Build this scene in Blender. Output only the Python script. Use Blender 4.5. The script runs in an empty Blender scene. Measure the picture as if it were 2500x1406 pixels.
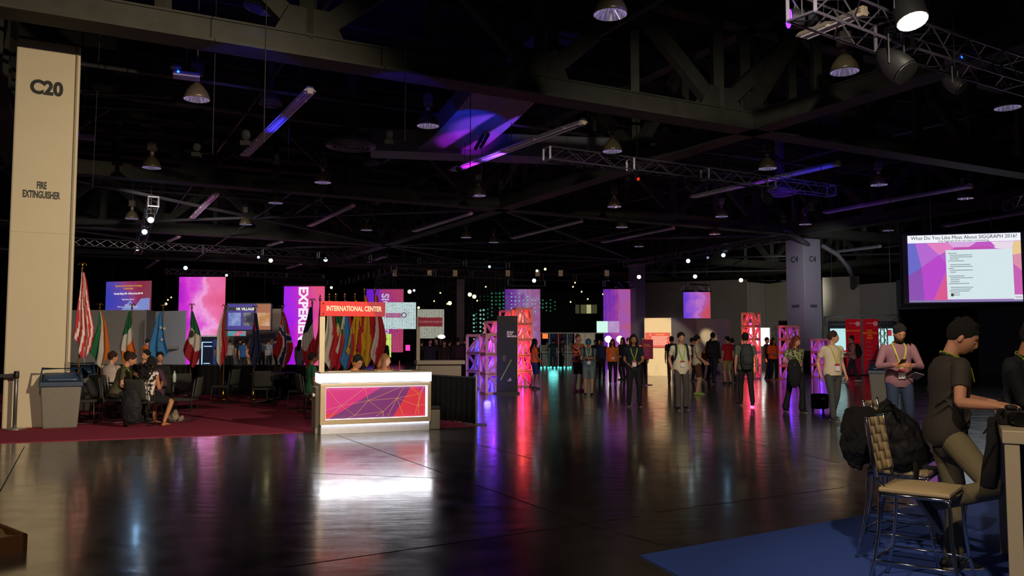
import bpy, bmesh, math, random
from mathutils import Vector, Matrix
random.seed(7)
PI = math.pi
R = math.radians
# ---------------------------------------------------------------- camera
CAMZ = 1.58
F = 2000.0                      # focal length in pixels of a 2500 x 1406 frame
PITCH = math.atan(131.0 / F)
cd = bpy.data.cameras.new('camera'); cam = bpy.data.objects.new('camera', cd)
bpy.context.scene.collection.objects.link(cam)
cam.location = (0, 0, CAMZ); cam.rotation_euler = (PI / 2 + PITCH, 0, 0)
cd.sensor_width = 36.0; cd.lens = 36.0 * F / 2500.0; cd.clip_end = 400
sc = bpy.context.scene; sc.camera = cam
sc.view_settings.view_transform = 'Standard'; sc.view_settings.look = 'None'
sc.view_settings.exposure = 0.0; sc.view_settings.gamma = 1.0
# ---------------------------------------------------------------- world: faint light from the rest of the hall
w = bpy.data.worlds.new('world'); sc.world = w; w.use_nodes = True
w.node_tree.nodes['Background'].inputs[0].default_value = (0.85, 0.9, 1.0, 1)
w.node_tree.nodes['Background'].inputs[1].default_value = 0.018
C = sc.collection

def ray(px, py):
    u = (px - 1250) / F; v = (703 - py) / F
    return Vector((u, math.cos(PITCH) - v * math.sin(PITCH), math.sin(PITCH) + v * math.cos(PITCH)))
def A(px, py, Y):               # world point at depth Y
    d = ray(px, py); return Vector((0, 0, CAMZ)) + d * (Y / d.y)
def H(px, py, z=0.0):           # world point at height z
    d = ray(px, py); return Vector((0, 0, CAMZ)) + d * ((z - CAMZ) / d.z)
def G(px, py): return H(px, py, 0.0)

def light(kind, name, loc, energy, color=(1, 1, 1), size=0.1, target=None, spot=60, blend=.5, sx=None, sy=None, parent=None, spec=1.0):
    l = bpy.data.lights.new(name, kind); l.energy = energy; l.color = color
    if kind == 'SPOT': l.spot_size = R(spot); l.spot_blend = blend; l.shadow_soft_size = size
    elif kind == 'POINT': l.shadow_soft_size = size
    elif kind == 'AREA':
        l.size = sx or size
        if sy: l.shape = 'RECTANGLE'; l.size_y = sy
    l.specular_factor = spec
    o = bpy.data.objects.new(name, l); C.objects.link(o); o.location = loc
    if target is not None:
        o.rotation_euler = (Vector(target) - Vector(loc)).to_track_quat('-Z', 'Y').to_euler()
    if parent: o.parent = parent
    return o
# unseen spots: column key inferred from its shadows, most others added to brighten
light('SPOT', 'unseen_spot', (7.5, 3.5, 6.3), 9500, (1.0, .80, .56), .12, (-8.2, 14.9, 3.0), 44, .9, spec=.3)
light('SPOT', 'unseen_spot', (.4, -.6, 6.2), 900, (1.0, .80, .58), .12, (3.0, 5.9, .7), 40, .6)
light('SPOT', 'unseen_spot', (-2.5, 3.0, 6.3), 1500, (1.0, .82, .64), .2, (-6.0, 18.5, 1.0), 52, .9, spec=.2)
light('SPOT', 'unseen_spot', (3.5, 5.0, 6.4), 3900, (1.0, .86, .7), .2, (4.5, 21, 1.3), 60, .8, spec=.2)
light('SPOT', 'unseen_spot', (3.0, 2.0, 6.4), 420, (1.0, .86, .72), .2, (6.5, 13, 1.3), 50, .8, spec=.3)
light('SPOT', 'unseen_spot', (-12.0, 27.0, 6.4), 2000, (1.0, .88, .78), .3, (-18.0, 41, 1.5), 70, .9, spec=.2)
light('SPOT', 'unseen_spot', (-12.0, 30.0, 6.4), 1100, (1.0, .88, .78), .3, (-14.0, 43, 1.2), 80, .9, spec=.2)
light('SPOT', 'unseen_spot', (-2.0, 1.5, 6.3), 330, (1.0, .80, .58), .2, (-4.6, 7.2, 0), 40, .9)
light('SPOT', 'unseen_spot', (-.5, 6.0, 6.3), 520, (1.0, .84, .68), .2, (-2.4, 14.4, 1.0), 26, .9, spec=.15)
light('SPOT', 'unseen_spot', (14.0, 36.0, 6.0), 900, (.95, .97, 1.0), .3, (19.5, 48, 3.6), 60, .9, spec=.2)
light('SPOT', 'unseen_spot', (-3.2, 2.5, 6.2), 560, (1.0, .80, .58), .12, (3.3, 5.6, .7), 26, .7)
light('SPOT', 'unseen_spot', (-13.0, 42.0, 5.8), 700, (1.0, .88, .72), .3, (-15.0, 50, 1.6), 80, .9, spec=.2)
light('SPOT', 'unseen_spot', (17.0, 47.0, 5.0), 1300, (1.0, .95, .85), .3, (19.0, 60, 3.5), 70, .9, spec=.2)

# ---------------------------------------------------------------- materials
def lin(h):
    h = h.lstrip('#'); v = [int(h[i:i+2], 16) / 255 for i in (0, 2, 4)]
    return tuple((c / 12.92 if c <= .04045 else ((c + .055) / 1.055) ** 2.4) for c in v)
MC = {}
def mat(col, rough=.6, metal=0.0, emit=0.0, ecol=None, noise=0.0, nscale=12, bump=0.0, coat=0.0, spec=.5, sheen=0, alpha=1.0, trans=0.0):
    key = (str(col), rough, metal, emit, str(ecol), noise, nscale, bump, coat, spec, alpha, trans)
    if key in MC: return MC[key]
    c = lin(col) if isinstance(col, str) else col
    m = bpy.data.materials.new('surface'); m.use_nodes = True
    nt = m.node_tree; b = nt.nodes['Principled BSDF']
    b.inputs['Base Color'].default_value = (*c, 1); b.inputs['Roughness'].default_value = rough
    b.inputs['Metallic'].default_value = metal; b.inputs['Coat Weight'].default_value = coat
    b.inputs['Specular IOR Level'].default_value = spec
    b.inputs['Transmission Weight'].default_value = trans
    b.inputs['Alpha'].default_value = alpha
    if emit:
        e = lin(ecol) if isinstance(ecol, str) else (ecol or c)
        b.inputs['Emission Color'].default_value = (*e, 1); b.inputs['Emission Strength'].default_value = emit
    tc = nt.nodes.new('ShaderNodeTexCoord'); n = nt.nodes.new('ShaderNodeTexNoise')
    n.inputs['Scale'].default_value = nscale; n.inputs['Detail'].default_value = 5
    nt.links.new(tc.outputs['Object'], n.inputs['Vector'])
    if noise or not emit:
        nz = noise or .12
        r = nt.nodes.new('ShaderNodeMix'); r.data_type = 'RGBA'
        r.inputs['A'].default_value = (*[x * (1 - nz) for x in c], 1); r.inputs['B'].default_value = (*[min(1, x * (1 + nz)) for x in c], 1)
        nt.links.new(n.outputs['Fac'], r.inputs['Factor']); nt.links.new(r.outputs['Result'], b.inputs['Base Color'])
    if bump:
        bp = nt.nodes.new('ShaderNodeBump'); bp.inputs['Strength'].default_value = bump
        nt.links.new(n.outputs['Fac'], bp.inputs['Height']); nt.links.new(bp.outputs['Normal'], b.inputs['Normal'])
    MC[key] = m; return m
def glow(col, s): return mat((0.02, 0.02, 0.02), .5, emit=s, ecol=col)
def cloudmat(stops, s, scale=1.2, axis=None, seed=0.0, detail=6):
    """coloured clouds as emission: screen pictures, and light falling on fabric drops"""
    m = bpy.data.materials.new('glowing_picture'); m.use_nodes = True; nt = m.node_tree; b = nt.nodes['Principled BSDF']
    b.inputs['Base Color'].default_value = (.02, .02, .02, 1); b.inputs['Roughness'].default_value = .6
    tc = nt.nodes.new('ShaderNodeTexCoord'); mp = nt.nodes.new('ShaderNodeMapping'); mp.inputs['Location'].default_value = (seed, seed, seed)
    n = nt.nodes.new('ShaderNodeTexNoise'); n.inputs['Scale'].default_value = scale; n.inputs['Detail'].default_value = detail
    nt.links.new(tc.outputs['Object'], mp.inputs['Vector']); nt.links.new(mp.outputs['Vector'], n.inputs['Vector'])
    cr = nt.nodes.new('ShaderNodeValToRGB'); e = cr.color_ramp.elements
    for i, (p, c) in enumerate(stops):
        el = e[i] if i < 2 else e.new(p); el.position = p; el.color = (*lin(c), 1)
    if axis is not None:
        sp = nt.nodes.new('ShaderNodeSeparateXYZ'); nt.links.new(tc.outputs['Generated'], sp.inputs[0])
        ma = nt.nodes.new('ShaderNodeMath'); ma.operation = 'MULTIPLY_ADD'
        nt.links.new(n.outputs['Fac'], ma.inputs[0]); ma.inputs[1].default_value = 1.3
        nt.links.new(sp.outputs[axis], ma.inputs[2])
        mb = nt.nodes.new('ShaderNodeMath'); mb.operation = 'SUBTRACT'; mb.inputs[1].default_value = .65
        nt.links.new(ma.outputs[0], mb.inputs[0]); nt.links.new(mb.outputs[0], cr.inputs['Fac'])
    else: nt.links.new(n.outputs['Fac'], cr.inputs['Fac'])
    nt.links.new(cr.outputs['Color'], b.inputs['Emission Color']); b.inputs['Emission Strength'].default_value = s
    return m

# ---------------------------------------------------------------- mesh builder
def frame(t, side):
    t = t.normalized(); a = side - t * side.dot(t)
    if a.length < 1e-4: a = Vector((0, 1, 0)) - t * t.y
    if a.length < 1e-4: a = Vector((1, 0, 0)) - t * t.x
    a.normalize(); return a, t.cross(a)
class MB:
    def __init__(s): s.v = []; s.f = []; s.m = []
    def add(s, vs, fs, mi=0):
        n = len(s.v); s.v += [tuple(v) for v in vs]; s.f += [tuple(i + n for i in f) for f in fs]; s.m += [mi] * len(fs); return s
    def box(s, c, d, rz=0.0, mi=0, M=None):
        M = M or (Matrix.Translation(Vector(c)) @ Matrix.Rotation(rz, 4, 'Z'))
        x, y, z = d[0] / 2, d[1] / 2, d[2] / 2
        vs = [M @ Vector(p) for p in ((-x,-y,-z),(x,-y,-z),(x,y,-z),(-x,y,-z),(-x,-y,z),(x,-y,z),(x,y,z),(-x,y,z))]
        return s.add(vs, [(0,3,2,1),(4,5,6,7),(0,1,5,4),(1,2,6,5),(2,3,7,6),(3,0,4,7)], mi)
    def b2(s, lo, hi, mi=0):
        return s.box([(a + b) / 2 for a, b in zip(lo, hi)], [abs(b - a) for a, b in zip(lo, hi)], 0, mi)
    def bar(s, p, q, w, h=None, up=(0, 0, 1), mi=0):
        p, q = Vector(p), Vector(q); h = h or w; t = q - p; a, b = frame(t, Vector(up))
        vs = [o + a * (i * h / 2) + b * (j * w / 2) for o in (p, q) for i, j in ((-1,-1),(1,-1),(1,1),(-1,1))]
        return s.add(vs, [(0,1,2,3),(7,6,5,4),(0,4,5,1),(1,5,6,2),(2,6,7,3),(3,7,4,0)], mi)
    def tube(s, pts, rad, seg=8, side=(1, 0, 0), cap=True, mi=0, closed=False, cr=0):
        pts = [Vector(p) for p in pts]; n = len(pts); side = Vector(side)
        rad = rad if isinstance(rad, (list, tuple)) else [rad] * n
        rad = [(r if isinstance(r, (list, tuple)) else (r, r)) for r in rad]
        if cr and n > 2 and not closed:      # smooth the path through its points
            q = lambda L, i: L[max(0, min(len(L) - 1, i))]; P_, R_ = [], []
            for i in range(n - 1):
                for j in range(cr):
                    t = j / cr; c = (-.5*t + t*t - .5*t**3, 1 - 2.5*t*t + 1.5*t**3, .5*t + 2*t*t - 1.5*t**3, -.5*t*t + .5*t**3)
                    P_.append(sum((q(pts, i + k_ - 1) * c[k_] for k_ in range(4)), Vector())); R_.append(tuple(sum(q(rad, i + k_ - 1)[a_] * c[k_] for k_ in range(4)) for a_ in (0, 1)))
            pts, rad = P_ + [pts[-1]], R_ + [rad[-1]]; n = len(pts)
        if cap and not closed:   # rounded ends
            t0 = (pts[0] - pts[1]).normalized(); t1 = (pts[-1] - pts[-2]).normalized()
            e0 = min(rad[0]) * .6; e1 = min(rad[-1]) * .6
            pts = [pts[0] + t0 * e0] + pts + [pts[-1] + t1 * e1]
            rad = [(rad[0][0] * .55, rad[0][1] * .55)] + rad + [(rad[-1][0] * .55, rad[-1][1] * .55)]; n += 2
        vs = []; prev = None
        for i, p in enumerate(pts):
            if closed: t = pts[(i + 1) % n] - pts[i - 1]
            else: t = pts[min(i + 1, n - 1)] - pts[max(i - 1, 0)]
            a, b = frame(t, side if prev is None or not closed else prev)
            if prev is not None and a.dot(prev) < 0 and not closed: pass
            prev = a
            for k in range(seg):
                an = 2 * PI * k / seg; vs.append(p + a * (rad[i][0] * math.cos(an)) + b * (rad[i][1] * math.sin(an)))
        fs = []
        for i in range(n if closed else n - 1):
            j = (i + 1) % n
            for k in range(seg):
                l = (k + 1) % seg; fs.append((i*seg+k, i*seg+l, j*seg+l, j*seg+k))
        if not closed: fs += [tuple(range(seg))[::-1], tuple((n-1)*seg + k for k in range(seg))]
        return s.add(vs, fs, mi)
    def ell(s, c, r, seg=14, rings=8, M=None, mi=0):
        c = Vector(c); vs = []; M = M or Matrix.Identity(3)
        r = r if isinstance(r, (list, tuple)) else (r, r, r)
        for i in range(1, rings):
            th = PI * i / rings
            for k in range(seg):
                an = 2 * PI * k / seg
                vs.append(c + M @ Vector((r[0]*math.sin(th)*math.cos(an), r[1]*math.sin(th)*math.sin(an), r[2]*math.cos(th))))
        vs += [c + M @ Vector((0, 0, r[2])), c - M @ Vector((0, 0, r[2]))]; T = len(vs) - 2
        fs = []
        for i in range(rings - 2):
            for k in range(seg):
                l = (k + 1) % seg; fs.append((i*seg+k, (i+1)*seg+k, (i+1)*seg+l, i*seg+l))
        for k in range(seg):
            l = (k + 1) % seg; fs += [(T, k, l), (T + 1, (rings-2)*seg + l, (rings-2)*seg + k)]
        return s.add(vs, fs, mi)
    def lathe(s, prof, c=(0, 0, 0), seg=20, mi=0, M=None, capb=True, capt=True):
        c = Vector(c); vs = []; n = len(prof); M = M or Matrix.Identity(3)
        for r, z in prof:
            for k in range(seg):
                an = 2 * PI * k / seg; vs.append(c + M @ Vector((r * math.cos(an), r * math.sin(an), z)))
        fs = [(i*seg+k, i*seg+(k+1)%seg, (i+1)*seg+(k+1)%seg, (i+1)*seg+k) for i in range(n-1) for k in range(seg)]
        if capb: fs.append(tuple(range(seg))[::-1])
        if capt: fs.append(tuple((n-1)*seg+k for k in range(seg)))
        return s.add(vs, fs, mi)
    def poly(s, pts, mi=0): return s.add(pts, [tuple(range(len(pts)))], mi)
    def prism(s, pts, d, mi=0):
        d = Vector(d); n = len(pts); pts = [Vector(p) for p in pts]
        return s.add(pts + [p + d for p in pts], [tuple(range(n))[::-1], tuple(range(n, 2*n))] + [(i, (i+1)%n, n+(i+1)%n, n+i) for i in range(n)], mi)
    def grid(s, fn, nu, nv, mi=None, thick=None):
        vs = [fn(i / nu, j / nv) for i in range(nu + 1) for j in range(nv + 1)]
        n0 = len(s.v); s.v += [tuple(v) for v in vs]
        for i in range(nu):
            for j in range(nv):
                a = n0 + i * (nv + 1) + j; s.f.append((a, a + 1, a + nv + 2, a + nv + 1))
                s.m.append(mi((i + .5) / nu, (j + .5) / nv) if mi else 0)
        return s
    def build(s, name, mats, parent=None, smooth=False, loc=None, vox=None, bevel=None, sm=2, solid=None, subd=0):
        me = bpy.data.meshes.new(name); me.from_pydata(s.v, [], s.f)
        mats = mats if isinstance(mats, (list, tuple)) else [mats]
        for m in mats: me.materials.append(m)
        if len(mats) > 1: me.polygons.foreach_set('material_index', s.m)
        if smooth: me.polygons.foreach_set('use_smooth', [True] * len(me.polygons))
        me.update()
        if not vox:
            bm = bmesh.new(); bm.from_mesh(me); bmesh.ops.recalc_face_normals(bm, faces=bm.faces); bm.to_mesh(me); bm.free()
        o = bpy.data.objects.new(name, me); C.objects.link(o)
        if parent: o.parent = parent
        if loc is not None: o.location = loc
        if solid:
            md = o.modifiers.new('s', 'SOLIDIFY'); md.thickness = solid; md.offset = 0
        if vox:
            md = o.modifiers.new('r', 'REMESH'); md.mode = 'VOXEL'; md.voxel_size = vox; md.use_smooth_shade = True
            if sm: q = o.modifiers.new('s', 'SMOOTH'); q.factor = .5; q.iterations = sm
        if bevel:
            md = o.modifiers.new('b', 'BEVEL'); md.width = bevel; md.segments = 2; md.limit_method = 'ANGLE'; md.angle_limit = R(40)
        if subd:
            md = o.modifiers.new('u', 'SUBSURF'); md.levels = subd; md.render_levels = subd
        return o
def tag(o, label=None, cat=None, group=None, kind=None):
    if label: o['label'] = label
    if cat: o['category'] = cat
    if group: o['group'] = group
    if kind: o['kind'] = kind
    return o
def empty(name, loc, rz=0.0, label=None, cat=None, group=None):
    o = bpy.data.objects.new(name, None); C.objects.link(o); o.location = loc; o.rotation_euler = (0, 0, rz); o.empty_display_size = .2
    return tag(o, label, cat, group)
def dup(root, loc, rz=None, label=None, group=None, scale=None):
    r = root.copy(); C.objects.link(r); r.location = loc
    if rz is not None: r.rotation_euler = (0, 0, rz)
    if label: r['label'] = label
    if group: r['group'] = group
    if scale: r.scale = (scale,) * 3
    for ch in list(root.children):
        c = ch.copy(); C.objects.link(c); c.parent = r
        for g in list(ch.children):
            d = g.copy(); C.objects.link(d); d.parent = c
    return r
def struct(o): o['kind'] = 'structure'; return o
def text(s, size, m, parent, loc, rot=(PI/2, 0, 0), depth=.003, sx=1.0, bold=0.0, align='CENTER', space=1.0, name='lettering', line=1.0):
    cu = bpy.data.curves.new(name, 'FONT'); cu.body = s; cu.size = size; cu.extrude = depth; cu.offset = bold
    cu.align_x = align; cu.align_y = 'CENTER'; cu.space_character = space; cu.space_line = line; cu.resolution_u = 3
    t = bpy.data.objects.new(name, cu); C.objects.link(t)
    bpy.context.view_layer.update()
    me = bpy.data.meshes.new_from_object(t.evaluated_get(bpy.context.evaluated_depsgraph_get()))
    bpy.data.objects.remove(t); me.materials.clear(); me.materials.append(m)
    o = bpy.data.objects.new(name, me); C.objects.link(o); o.parent = parent; o.location = loc; o.rotation_euler = rot; o.scale = (sx, 1, 1)
    return o
# hall axes: AX runs along the roof trusses, BX runs away from the camera to the left
TH = R(28.0); AX = Vector((math.cos(TH), math.sin(TH), 0)); BX = Vector((-math.sin(TH), math.cos(TH), 0))
P0 = Vector((-5.2, 14.9, 0))
def ab(a, b, z=0.0): return P0 + AX * a + BX * b + Vector((0, 0, z))
# ================================================================ SETTING
def floor_mat():
    m = bpy.data.materials.new('polished_concrete'); m.use_nodes = True; nt = m.node_tree; b = nt.nodes['Principled BSDF']; L = nt.links.new
    tc = nt.nodes.new('ShaderNodeTexCoord'); mp = nt.nodes.new('ShaderNodeMapping'); L(tc.outputs['Object'], mp.inputs['Vector'])
    n1 = nt.nodes.new('ShaderNodeTexNoise'); n1.inputs['Scale'].default_value = .5; n1.inputs['Detail'].default_value = 8; L(mp.outputs[0], n1.inputs['Vector'])
    n2 = nt.nodes.new('ShaderNodeTexNoise'); n2.inputs['Scale'].default_value = 3.0; n2.inputs['Detail'].default_value = 10; L(mp.outputs[0], n2.inputs['Vector'])
    cr = nt.nodes.new('ShaderNodeValToRGB'); cr.color_ramp.elements[0].position = .3; cr.color_ramp.elements[0].color = (.05, .044, .038, 1)
    cr.color_ramp.elements[1].position = .75; cr.color_ramp.elements[1].color = (.12, .106, .088, 1); L(n1.outputs['Fac'], cr.inputs['Fac'])
    L(cr.outputs['Color'], b.inputs['Base Color'])
    mr = nt.nodes.new('ShaderNodeMapRange'); mr.inputs['From Min'].default_value = .3; mr.inputs['From Max'].default_value = .7
    mr.inputs['To Min'].default_value = .14; mr.inputs['To Max'].default_value = .26; L(n2.outputs['Fac'], mr.inputs['Value']); L(mr.outputs[0], b.inputs['Roughness'])
    # fine ripples of the trowelled surface, running across the view
    mp2 = nt.nodes.new('ShaderNodeMapping'); mp2.inputs['Scale'].default_value = (.8, 3.0, 1); L(tc.outputs['Object'], mp2.inputs['Vector'])
    n3 = nt.nodes.new('ShaderNodeTexNoise'); n3.inputs['Scale'].default_value = 2.0; n3.inputs['Detail'].default_value = 6; L(mp2.outputs[0], n3.inputs['Vector'])
    bp = nt.nodes.new('ShaderNodeBump'); bp.inputs['Strength'].default_value = .06; bp.inputs['Distance'].default_value = .05
    L(n3.outputs['Fac'], bp.inputs['Height']); L(bp.outputs['Normal'], b.inputs['Normal'])
    b.inputs['IOR'].default_value = 1.7; b.inputs['Specular IOR Level'].default_value = .6
    b.inputs['Coat Weight'].default_value = .35; b.inputs['Coat Roughness'].default_value = .10
    return m
fl = MB(); fl.b2((-70, -6, -.3), (80, 120, 0)); struct(fl.build('floor', floor_mat()))
# saw-cut joints in the slab follow the photo's lines
jm = mat((.006, .006, .006), .9)
def joint(p, q, w=.012):
    m = MB(); a = G(*p); b = G(*q); m.bar((a.x, a.y, 0.0008), (b.x, b.y, .0008), w, .001); return m
k = MB()
for p, q in (((822, 1062), (1460, 1290)), ((700, 1384), (1560, 1260)), ((60, 1090), (0, 1200)), ((1130, 1170), (760, 1155)), ((1180, 1010), (2060, 985)), ((1500, 1300), (1900, 1400)), ((1700, 1050), (2050, 1130)), ((1300, 1120), (1040, 1052)), ((1600, 1250), (2060, 1190))):
    j = joint(p, q); k.add(j.v, j.f)
struct(k.build('trim_1', jm))
# carpets
def carpet_mat(c, nz=.35, sc_=260):
    m = mat(c, .95, noise=nz, nscale=sc_, bump=.5, spec=.1); return m
a1, a2 = G(-40, 1085), G(1166, 1040); a3 = Vector((-6.4, 24.8, 0)); a4 = Vector((-30, 24.8, 0))
m = MB(); m.prism([(a1.x - 4, a1.y - 1.4, 0), (a2.x, a2.y, 0), (a3.x + .4, a3.y, 0), (a4.x, a4.y, 0)], (0, 0, .009))
tag(m.build('carpet', carpet_mat('#8a3448')), 'maroon carpet under the lounge chairs and the flags', 'carpet')
b1, b2, b3 = G(1562, 1358), G(2204, 1243), G(1655, 1408)
dv = (b2 - b1).normalized(); ev = Vector((dv.y, -dv.x, 0))
m = MB(); m.prism([b1, b1 + dv * 9, b1 + dv * 9 + ev * 7, b1 + (b3 - b1).normalized() * 5.5], (0, 0, .010))
tag(m.build('carpet', carpet_mat('#4763ba', .3, 200)), 'blue carpet under the white bar stools and high table', 'carpet')
# ceiling deck, purlins, roof trusses
dark = mat('#2c2d2a', .8, noise=.3, nscale=2); black = mat((.006, .006, .006), .9)
m = MB(); m.b2((-75, -6, 10.6), (85, 120, 10.9)); struct(m.build('ceiling', mat('#1a1a1d', .95)))
def rod(m, p, q, w, h=None): m.bar(p, q, w, h)
pu = MB()
for i in range(-2, 40): rod(pu, ab(-40, i * 2.4, 9.95), ab(80, i * 2.4, 9.95), .10, .35)
struct(pu.build('trim_2', mat('#26272a', .8)))
concrete = mat('#3a3b33', .75, noise=.45, nscale=3.0, bump=.3)
_nt = concrete.node_tree; _b = _nt.nodes['Principled BSDF']; _src = _b.inputs['Base Color'].links[0].from_socket   # flaked paint on the beams
_n = _nt.nodes.new('ShaderNodeTexNoise'); _n.inputs['Scale'].default_value = 7; _n.inputs['Detail'].default_value = 9; _n.inputs['Roughness'].default_value = .8
_m0 = _nt.nodes.new('ShaderNodeMapping'); _tc = _nt.nodes.new('ShaderNodeTexCoord'); _nt.links.new(_tc.outputs['Object'], _n.inputs['Vector'])
_r = _nt.nodes.new('ShaderNodeValToRGB'); _r.color_ramp.elements[0].position = .66; _r.color_ramp.elements[1].position = .72; _nt.links.new(_n.outputs['Fac'], _r.inputs['Fac'])
_x = _nt.nodes.new('ShaderNodeMix'); _x.data_type = 'RGBA'; _x.inputs['B'].default_value = (.55, .45, .33, 1); _nt.links.new(_r.outputs['Color'], _x.inputs['Factor']); _nt.links.new(_src, _x.inputs['A']); _nt.links.new(_x.outputs['Result'], _b.inputs['Base Color'])
def roof_truss(a0, a1, b0, b1, n, w=.42, zt=9.9, ph=0):
    m = MB(); p, q = ab(a0, b0), ab(a1, b1); d = (q - p); L_ = d.length; d.normalize()
    Z = lambda t, z: p + d * t + Vector((0, 0, z))
    m.bar(Z(0, 7.24), Z(L_, 7.24), w * .8, .40); m.bar(Z(0, 7.02), Z(L_, 7.02), w * 1.45, .05); m.bar(Z(0, 7.46), Z(L_, 7.46), w * 1.0, .04)
    m.bar(Z(0, zt), Z(L_, zt), w, .4)
    t = ph
    while t + n <= L_ + .1:
        h = n / 2
        m.bar(Z(t, 7.4), Z(t, zt), .26, .34); m.bar(Z(t + h, 7.4), Z(t + h, zt), .2, .26)
        m.bar(Z(t, 7.45), Z(t + h, zt - .2), .24, .36); m.bar(Z(t + n, 7.45), Z(t + h, zt - .2), .24, .36)
        for s_ in (-1, 1):    # gusset plates on the lower chord
            sd = Vector((-d.y, d.x, 0)) * (.13 * s_)
            m.prism([Z(t - .7, 7.42) + sd, Z(t + .7, 7.42) + sd, Z(t + .4, 8.0) + sd, Z(t - .4, 8.0) + sd], sd * .2)
        t += n
    return struct(m.build('trim_3', concrete))
for b in (0, 14.3, 28.6, 42.9): roof_truss(-30, 62, b, b, 5.2, ph=.2 if b == 0 else 0)
for a in (-4.2, 13.0, 30.2, 47.4): roof_truss(a, a, -14, 62, 4.77)
x = MB(); rm = mat('#46464c', .6)
for bi, (bb0, bb1) in enumerate(((14.3, 28.6), (28.6, 42.9))):
    for a0, a1_ in ((-21.4, -4.2), (-4.2, 13), (13, 30.2), (30.2, 47.4)):
        x.bar(ab(a0, bb0, 7.05), ab(a1_, bb1, 7.05), .12, .10); x.bar(ab(a0, bb1, 7.05), ab(a1_, bb0, 7.05), .12, .10)
        x.bar(ab((a0 + a1_) / 2, bb0, 7.02), ab((a0 + a1_) / 2, bb1, 7.02), .06, .06)
struct(x.build('trim_4', rm))
# pipes and conduits under the deck
pp = MB()
for a, b in ((-12, 4), (-12, 6.5), (-12, 9), (-12, 19), (-12, 24), (-12, 34), (-12, 38)): pp.tube([ab(a, b, 8.3), ab(a + 55, b, 8.3)], .05, 6)
for a in (2, 8, 22, 36): pp.tube([ab(a, -6, 8.6), ab(a, 45, 8.6)], .06, 6)
struct(pp.build('trim_5', mat('#3b3a3c', .6)))
# steel bars / rails hung at the left
pq = MB()
for i in range(7):
    p = A(200, 225 + i * 34, 19 + i * 1.8); q = A(420 - i * 8, 238 + i * 34 - i, 21 + i * 2.0); pq.bar(p, q, .07, .05)
pq.bar(A(248, 0, 18), A(226, 460, 18), .01, .01)
struct(pq.build('trim_6', mat('#3d3a36', .7)))

# columns -----------------------------------------------------------------
def column(cx, cy, h, wd, label, m_, texts=(), rz=TH, base=None):
    o = empty('column', (cx, cy, 0), rz, label, 'column')
    b = MB(); b.b2((-wd/2, -wd/2, 0), (wd/2, wd/2, h)); b.build('shaft', m_, o, bevel=.03)
    for s_, sz, z, sx, bo in texts: text(s_, sz, black, o, (0, -wd/2 - .004, z), sx=sx, bold=bo, line=.85)
    if base: bb = MB(); bb.b2((-wd/2 - .02, -wd/2 - .02, 0), (wd/2 + .02, wd/2 + .02, base)); bb.build('skirting', black, o)
    return o
cwall = mat('#c9bda0', .7, noise=.06, nscale=1.3)
fx0 = H(46, 95, 7.25); fx1 = H(195, 108, 7.25)
mid = (fx0 + fx1) / 2; wd = 1.06
cc = Vector((mid.x, mid.y, 0)) + BX * (wd / 2)
c20 = column(cc.x, cc.y, 7.25, wd, 'cream column lettered C20 beside the grey waste bin', cwall)
text('C20', .36, mat((.012, .013, .012), .6), c20, (-.02, -wd/2 - .004, 6.34), sx=.88, bold=.016)
text('FIRE\nEXTINGUISHER', .185, mat((.02, .02, .018), .6), c20, (-.04, -wd/2 - .004, 4.40), sx=.48, bold=.006, line=.95)
m = MB(); m.tube([(wd/2 - .06, -wd/2 - .02, z) for z in (.05, 1, 2, 3, 4.5, 6.0, 7.2)], .018, 6); m.build('conduit', mat('#9a8f78', .6), c20)
m = MB(); m.b2((wd/2 - .07, -wd/2 - .05, 1.05), (wd/2 - .0, -wd/2 - .01, 1.2)); m.b2((wd/2 - .08, -wd/2 - .06, 0.02), (wd/2 + .0, -wd/2 - .01, .3)); m.build('junction_box', mat('#8b8371', .6), c20)
m = MB(); m.b2((-wd/2, -wd/2 - .003, 3.6), (wd/2, -wd/2, 3.606)); m.build('panel_seam', mat('#a89d84', .8), c20)
cg = mat('#8d8896', .8)
c4p = H(1972, 581, 7.0)
c4 = column(c4p.x + .0, c4p.y + .75, 7.0, 1.25, 'lilac-grey column lettered C4 behind the blue-lit lattice tower', cg, base=1.1)
for rot_, off in ((0, (0, -.64)), (-PI/2, (-.64, 0))):
    text('C4', .42, mat((.05, .05, .055), .6), c4, (off[0], off[1], 5.9), rot=(PI/2, 0, rot_), bold=.012)
    text('1F\nLETTERS', .13, mat((.06, .06, .065), .6), c4, (off[0], off[1], 3.5), rot=(PI/2, 0, rot_)) if False else None
    mm = MB(); mm.box((off[0], off[1], 3.45), (.5 if rot_ == 0 else .012, .012 if rot_ == 0 else .5, .14)); mm.build('notice', mat('#4d4a52', .8), c4)
cp = A(1557, 880, 57)
column(cp.x, cp.y, 7.0, .82, 'tall grey column between the two tall pink fabric drops', cg)
cp = A(1124, 800, 66)
column(cp.x, cp.y, 6.6, .62, 'slim grey column left of the green-lit ball strings', mat('#8a8076', .8), rz=0.1)
# conduit pipes leaving the top of column C4
m = MB(); t0 = c4p + Vector((.3, .3, .1)); m.tube([A(1895, 560, 41), A(1925, 564, 41), A(1955, 585, 42), A(1975, 600, 43)], .13, 8)
tag(m.build('pipe', mat('#6b6870', .6), smooth=True), 'bent grey pipe running onto the top of the C4 column', 'pipe')
m = MB(); m.tube([A(2008, 600, 44), A(2045, 622, 44), A(2070, 650, 44), A(2080, 672, 46), A(2081, 700, 48.7)], .13, 8)
tag(m.build('pipe', mat('#6b6870', .6), smooth=True), 'bent grey pipe running down right of the C4 column', 'pipe')

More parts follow.
